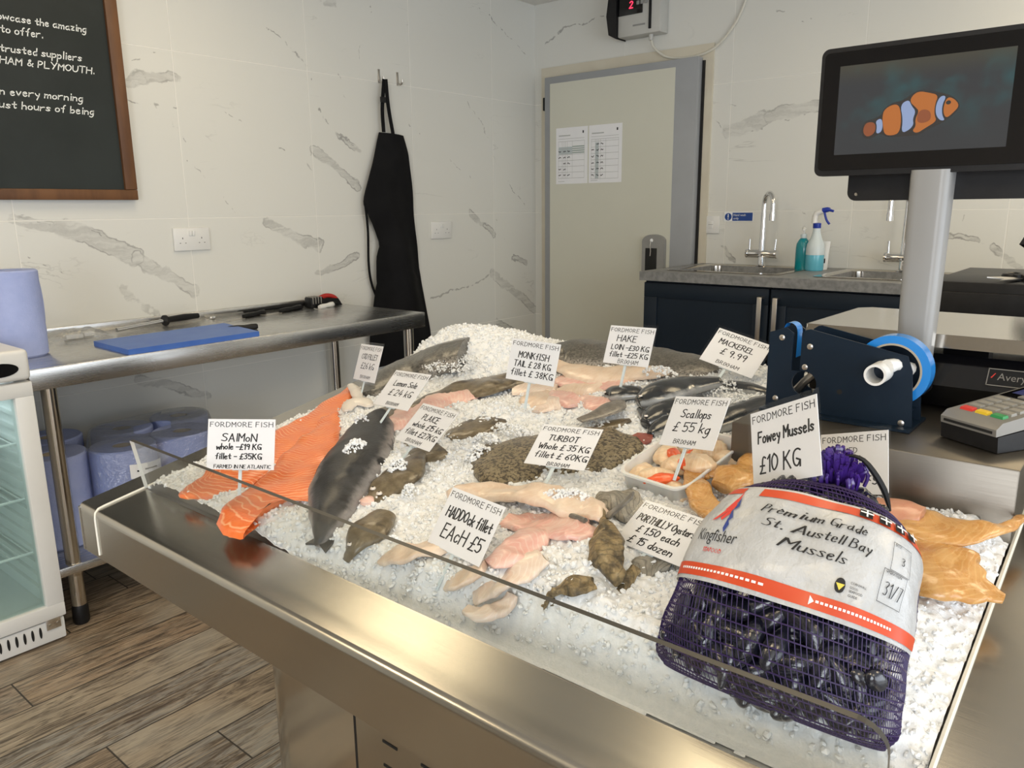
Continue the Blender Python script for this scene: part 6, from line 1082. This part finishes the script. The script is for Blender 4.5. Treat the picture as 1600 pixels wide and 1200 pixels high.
LBL = {'salmon': 'price card reading salmon, leaning at the left end of the ice', 'cod': 'price card reading cod fillet at the far left back', 'lemon': 'price card reading lemon sole between cod fillet and plaice', 'plaice': 'price card reading plaice, tilted, right of the whole dark fish', 'monk': 'price card reading monkfish in front of the back ice heap', 'hake': 'price card reading hake in front of the grey whole hake', 'mackerel': 'tilted price card reading mackerel left of the bag sealer', 'turbot': 'price card reading turbot lying against the speckled turbot', 'scallops': 'price card reading scallops standing over the tub', 'haddock': 'price card reading haddock fillet each five pounds, nearest the glass', 'oysters': 'price card reading oysters each and by the dozen', 'mussels': 'largest-looking price card reading mussels above the purple net bag', 'smoked': 'price card reading smoked haddock partly behind the mussel bag knot'}
for key_, (pc, rt, up, (w_, h_)) in CARDS.items():
    pc, rt, up = Vector(pc), Vector(rt), Vector(up); nr = rt.cross(up)
    Mx = basis(rt, up, nr, pc)
    t = thing('price_card', tuple(pc), LBL[key_], 'price card', 'hand-lettered fish price cards', Mx)
    def cf(d): return lambda x, y: tuple(Mx @ Vector(((x-.5)*w_, y*h_+.0035*(2*x-1)**2*0, d)))
    k = MB(); k.box((-w_/2, 0, -.0003), (w_/2, h_, .0003), Mx); k.build('paper', 'paper', t, False)
    k = MB(); rect2(k, -.045, -.06, 1.045, 1.07, cf(.0009)); k.build('clear_sleeve', 'sleeve', t, False)
    k = MB(); f = cf(.0005); write(k, 'FORDMORE FISH', .035, .845, .93, .095, .0105, f, slant=.0, gap=2.6, jit=.15)
    for s_, xc, yb, ww, ch, _ in TXT[key_]: write(k, s_, xc-ww/2, yb, ww, ch, (.0185 if ch > .1 else .0105)*(1.25 if key_ in ('haddock', 'mussels') else 1), f, seed=len(key_))
    k.build('lettering', 'ink', t, False)
    base = pc-up*.002; foot = base-up*.030; hs = (foot-O_).dot(Wv); uq, vq = (foot-O_).dot(Uv), (foot-O_).dot(Vv)
    k = MB(); k.box((-.0025, -.045, -.0020), (.0025, .004, -.0006), Mx); k.box((-.012, -.001, -.0022), (.012, .006, -.0006), Mx); k.build('card_stake', 'cloudy_plastic', t, False)
# ================================================================ NET BAG OF MUSSELS
BAG = cr([(.068,.002,.098,.010,1.020),(.074,.018,.106,.030,1.020),(.094,.046,.103,.046,1.020),(.130,.078,.099,.054,1.020),(.168,.104,.093,.053,1.022),(.202,.122,.072,.040,1.023),(.220,.131,.036,.022,1.024),(.230,.138,.014,.012,1.025)], 64)

def sack(t_, f, off=0.):      # t_ along 0..1 from the bottom seam to the neck; f angle, 90 = top
    i = min(max(t_, 0), .9999)*63; j = int(i); c = BAG[j]*(1-(i-j))+BAG[min(j+1, 63)]*(i-j); d = BAG[min(j+1, 63)]-BAG[max(j-1, 0)]
    tg = (Vv*d[0]+Wv*d[1]+Uv*d[4]).normalized(); up = Uv.cross(tg).normalized(); up = up if up.dot(Wv) > 0 else -up
    cx, sy = math.cos(f), math.sin(f); e = .82; x = (c[2]+off)*math.copysign(abs(cx)**e, cx); y = (c[3]+off)*math.copysign(abs(sy)**e, sy)
    lump = .004*noise.noise((x*26, t_*9, y*26))*min(1, t_*6, (1-t_)*8)
    p = S(c[4], c[0], c[1])+Uv*x+up*(y)
    n_ = (Uv*(cx*c[3])+up*(sy*c[2])); n_.normalize(); return p+n_*lump
t = thing('mussel_bag', tuple(S(1.0, .15, .0)), 'purple net sack of mussels with a white and orange printed band', 'bag of mussels')
k = MB(); NR, NC = 36, 140; tube3 = lambda a, b, r: k.tube([a, b], r, 3, cap=False)
for i in range(NR+1):
    t_ = i/NR*.985; bright = i > 34; ringp = [sack(t_, 2*math.pi*j/NC, .0020) for j in range(NC)]; k.tube(ringp, .0008, 4, closed=True)
    if i < NR:
        t2 = (i+1)/NR*.985
        for j in range(NC):
            f0 = 2*math.pi*(j+.5*(i % 2))/NC; q0 = sack(t_, f0, .0020)
            q1 = sack(t2, f0+math.pi*.9/NC, .0020); k.tube([q0, q1], .00042, 3, cap=False)
k.build('net', 'net_purple', t)
nk = S(*[.998, .318, .120]); nk = sack(1, 0, 0)*.5+sack(1, math.pi, 0)*.5
k = MB(); rr = random.Random(3)
for i in range(120):     # ruffled tuft above the tie
    a = rr.random()*2*math.pi; e = rr.uniform(.15, 1); ax_ = (Wv*1.0+Vv*.1).normalized(); o1 = Uv*math.cos(a)+Vv*math.sin(a)
    P = [nk+ax_*.0+o1*.006, nk+ax_*.016+o1*(.008+.012*e), nk+ax_*(.022+.022*(1-e))+o1*(.022*e+.006), nk+ax_*(.016+.026*(1-e))+o1*(.030*e), nk+ax_*(.006+.030*(1-e))+o1*(.027*e)]
    q = cr(P, 7); k.tube(q, .0017, 4)
k.build('knotted_tuft', 'net_purple_bright', t)
tie = cr([nk+Vv*-.008-Uv*.012, nk+Wv*.018-Vv*.012, nk+Wv*.034+Uv*.006, nk+Wv*.036+Uv*.024, nk+Wv*.012+Uv*.042, nk-Wv*.012+Uv*.050], 24)
k = MB(); k.tube(tie, [.0008]*10+[.0010, .0013, .0017, .002, .0023, .0026, .0028, .003, .003, .003, .0028, .0024, .0018, .001], 8); k.build('cable_tie', 'black_plastic', t)
# printed band
L0, L1, A0, A1 = .365, .665, 178, 2
def lab(d): return lambda a, b: tuple(sack(L0+(L1-L0)*(b+.0*math.sin(a*math.pi)), R(A0+(A1-A0)*a), .0042+d*.0006))
k = MB(); rect2(k, 0, 0, 1, 1, lab(0), 60, 22); bd = k.build('printed_band', 'label_white', t, angle=80)
k = MB(); rect2(k, 0, .03, 1, .135, lab(1), 60, 4); k.build('orange_stripe', 'label_orange', bd, angle=80); k = MB(); rect2(k, .36, .86, 1, .965, lab(1), 50, 4); k.build('orange_stripe', 'label_orange', bd, angle=80); k = MB(); rect2(k, .18, .88, .28, .965, lab(1), 8, 4); k.build('orange_corner', 'label_orange', bd, angle=80)
def con(d): return lambda a, b: tuple(sack(L0+(L1-L0)*b, R(152+(12-152)*a), .0042+d*.0006))
f2 = con(2); k = MB()
for s_, x0, y0, ww, ch in (('Premium Grade', .33, .69, .33, .085), ('St. Austell Bay', .36, .545, .33, .085), ('Mussels', .43, .40, .185, .085)): write(k, s_, x0, y0, ww, ch, .0058, f2, slant=.25)
k.build('product_lettering', 'ink', bd); k = MB(); write(k, '3', .845, .585, .018, .08, .005, f2); write(k, '31/7', .785, .30, .095, .11, .0048, f2, slant=.12, gap=2.6, jit=.1)
typeset(k, 'BATCH', .80, .735, .035, .022, f2); typeset(k, 'OPERATION', .775, .475, .085, .020, f2)
for x0, y0, x1, y1 in ((.79, .51, .905, .51), (.79, .76, .905, .76), (.79, .51, .79, .76), (.905, .51, .905, .76), (.765, .24, .895, .24), (.765, .50, .895, .50), (.765, .24, .765, .50), (.895, .24, .895, .50)): rect2(k, min(x0, x1)-.001, min(y0, y1)-.002, max(x0, x1)+.001, max(y0, y1)+.002, f2, 6, 6)
k.build('batch_boxes', 'ink', bd); k = MB(); typeset(k, 'Kingfisher', .085, .33, .21, .105, f2); k.build('supplier_lettering', 'ink', bd); k = MB()
typeset(k, 'CORNWALL', .655, .275, .06, .020, f2); typeset(k, 'GOOD', .655, .245, .03, .020, f2); typeset(k, 'SEAFOOD', .655, .215, .05, .020, f2); typeset(k, 'GUIDE', .655, .185, .034, .020, f2)
k.build('guide_lettering', 'ink', bd); fk = con(4)
for i in range(4): x = .62+.085*i; k = MB(); rect2(k, x, .87, x+.055, .96, fk, 10, 4); k.build('flag_square', 'ink', bd)
k = MB(); poly2(k, arc(.622, .245, .018, .055, n=18), f2); k.build('shield', 'ink', bd)
f3 = con(3); fk = con(7)
for i in range(4): x = .62+.085*i; k = MB(); rect2(k, x+.024, .87, x+.031, .96, fk, 2, 4); rect2(k, x, .905, x+.055, .925, fk, 10, 1); k.build('flag_cross', 'white_print', bd)
k = MB()
for i in range(22): x = .04+.018*i; rect2(k, x, .075, x+.012, .095, f2, 1, 1)
k.build('stripe_lettering', 'white_print', bd); k = MB()
for i in range(20): x = .56+.015*i; rect2(k, x, .075, x+.010, .095, f2, 1, 1)
k.build('stripe_lettering', 'white_print', bd); k = MB(); poly2(k, arc(.545, .082, .010, .035, n=3), f2); k.build('recycling_mark', 'white_print', bd)
k = MB(); poly2(k, [(.607, .26), (.637, .26), (.622, .21)], f3); k.build('shield_mark', 'badge_yellow', bd)
k = MB()
for P in ([(.165, .74), (.178, .90), (.19, .76)], [(.15, .66), (.17, .80), (.195, .72), (.19, .64)], [(.12, .52), (.165, .70), (.18, .66), (.145, .54)], [(.16, .56), (.18, .68), (.195, .62), (.175, .53)]): poly2(k, P, f2)
k.build('kingfisher_mark_red', 'logo_red', bd); k = MB(); typeset(k, 'SEAFOOD', .15, .235, .10, .035, f2); k.build('red_lettering', 'logo_red', bd)
k = MB()
for P in ([(.188, .82), (.212, .72), (.20, .66)], [(.19, .68), (.222, .58), (.205, .52)], [(.20, .57), (.225, .50), (.218, .42), (.205, .46)]): poly2(k, P, f2)
k.build('kingfisher_mark_blue', 'logo_blue', bd)
# the mussels inside: one shell, copied over two layers of the sack
bm = bmesh.new(); bmesh.ops.create_uvsphere(bm, u_segments=18, v_segments=12, radius=1)
k = MB(); vs = []
for v in bm.verts: x, y, z = v.co; wv_ = .42*(1-.55*smooth01((x+.2)/1.2))*(1 if x > -.9 else .9); vs.append(Vector((x*.027, y*wv_*.030, z*.0105*(1-.35*max(0, x)))))
fs = [[v.index for v in f.verts] for f in bm.faces]; k.add(vs, fs, [(v.x, .5+v.y/.03) for v in vs]); bm.free()
m0 = k.build('mussel', 'mussel_shell', None, angle=60); tag(m0, 'dark blue mussel packed inside the purple net sack', 'mussel', 'mussels in the net sack'); first = True
rr = random.Random(11)
for layer, (off, cnt) in enumerate(((-.013, 15), (-.030, 10), (0, 7))):
    for i in range(10):
        for j in range(cnt*2):
            f = 2*math.pi*(j+.5*(i % 2)+rr.uniform(-.2, .2))/(cnt*2); t_ = .12+.074*i+rr.uniform(-.02, .02)
            if layer == 2: pass
            elif math.sin(f) < (-.1 if t_ < .3 else -.5) or t_ > .86: continue
            if layer == 2 and (t_ > .6 or math.sin(f) < -.2): continue
            if layer == 1 and (j % 2): continue
            if t_ > .31 and layer == 1: continue
            off2 = off-(.012 if t_ > .31 else .006 if t_ < .2 else 0); c = sack(t_, f, off2) if layer < 2 else (sack(t_*.75-.035, f)*.62+sack(t_*.75-.035, f+math.pi)*.38); 
            if (c-O_).dot(Wv) < (.026 if layer < 2 else .004): continue
            dn = (sack(t_, f, .004)-sack(t_, f, 0)).normalized(); tx = (sack(t_, f+.05, 0)-sack(t_, f, 0)).normalized(); ty = dn.cross(tx).normalized(); a = rr.uniform(0, 6.28) if layer < 2 else rr.choice((0, 3.14))+rr.uniform(-.2, .2); X = tx*math.cos(a)+ty*math.sin(a); Y = dn.cross(X)
            dn2 = (dn+X*rr.uniform(-.3, .3)+Y*rr.uniform(-.4, .4)).normalized(); Y = dn2.cross(X).normalized(); X = Y.cross(dn2)
            Mx = basis(X, Y, dn2, c)
            if first: o = m0; first = False
            else: o = m0.copy(); COL.objects.link(o)
            s_ = rr.uniform(.85, 1.1) if layer < 2 else .85; o.matrix_world = Mx @ Matrix.Scale(s_, 4)
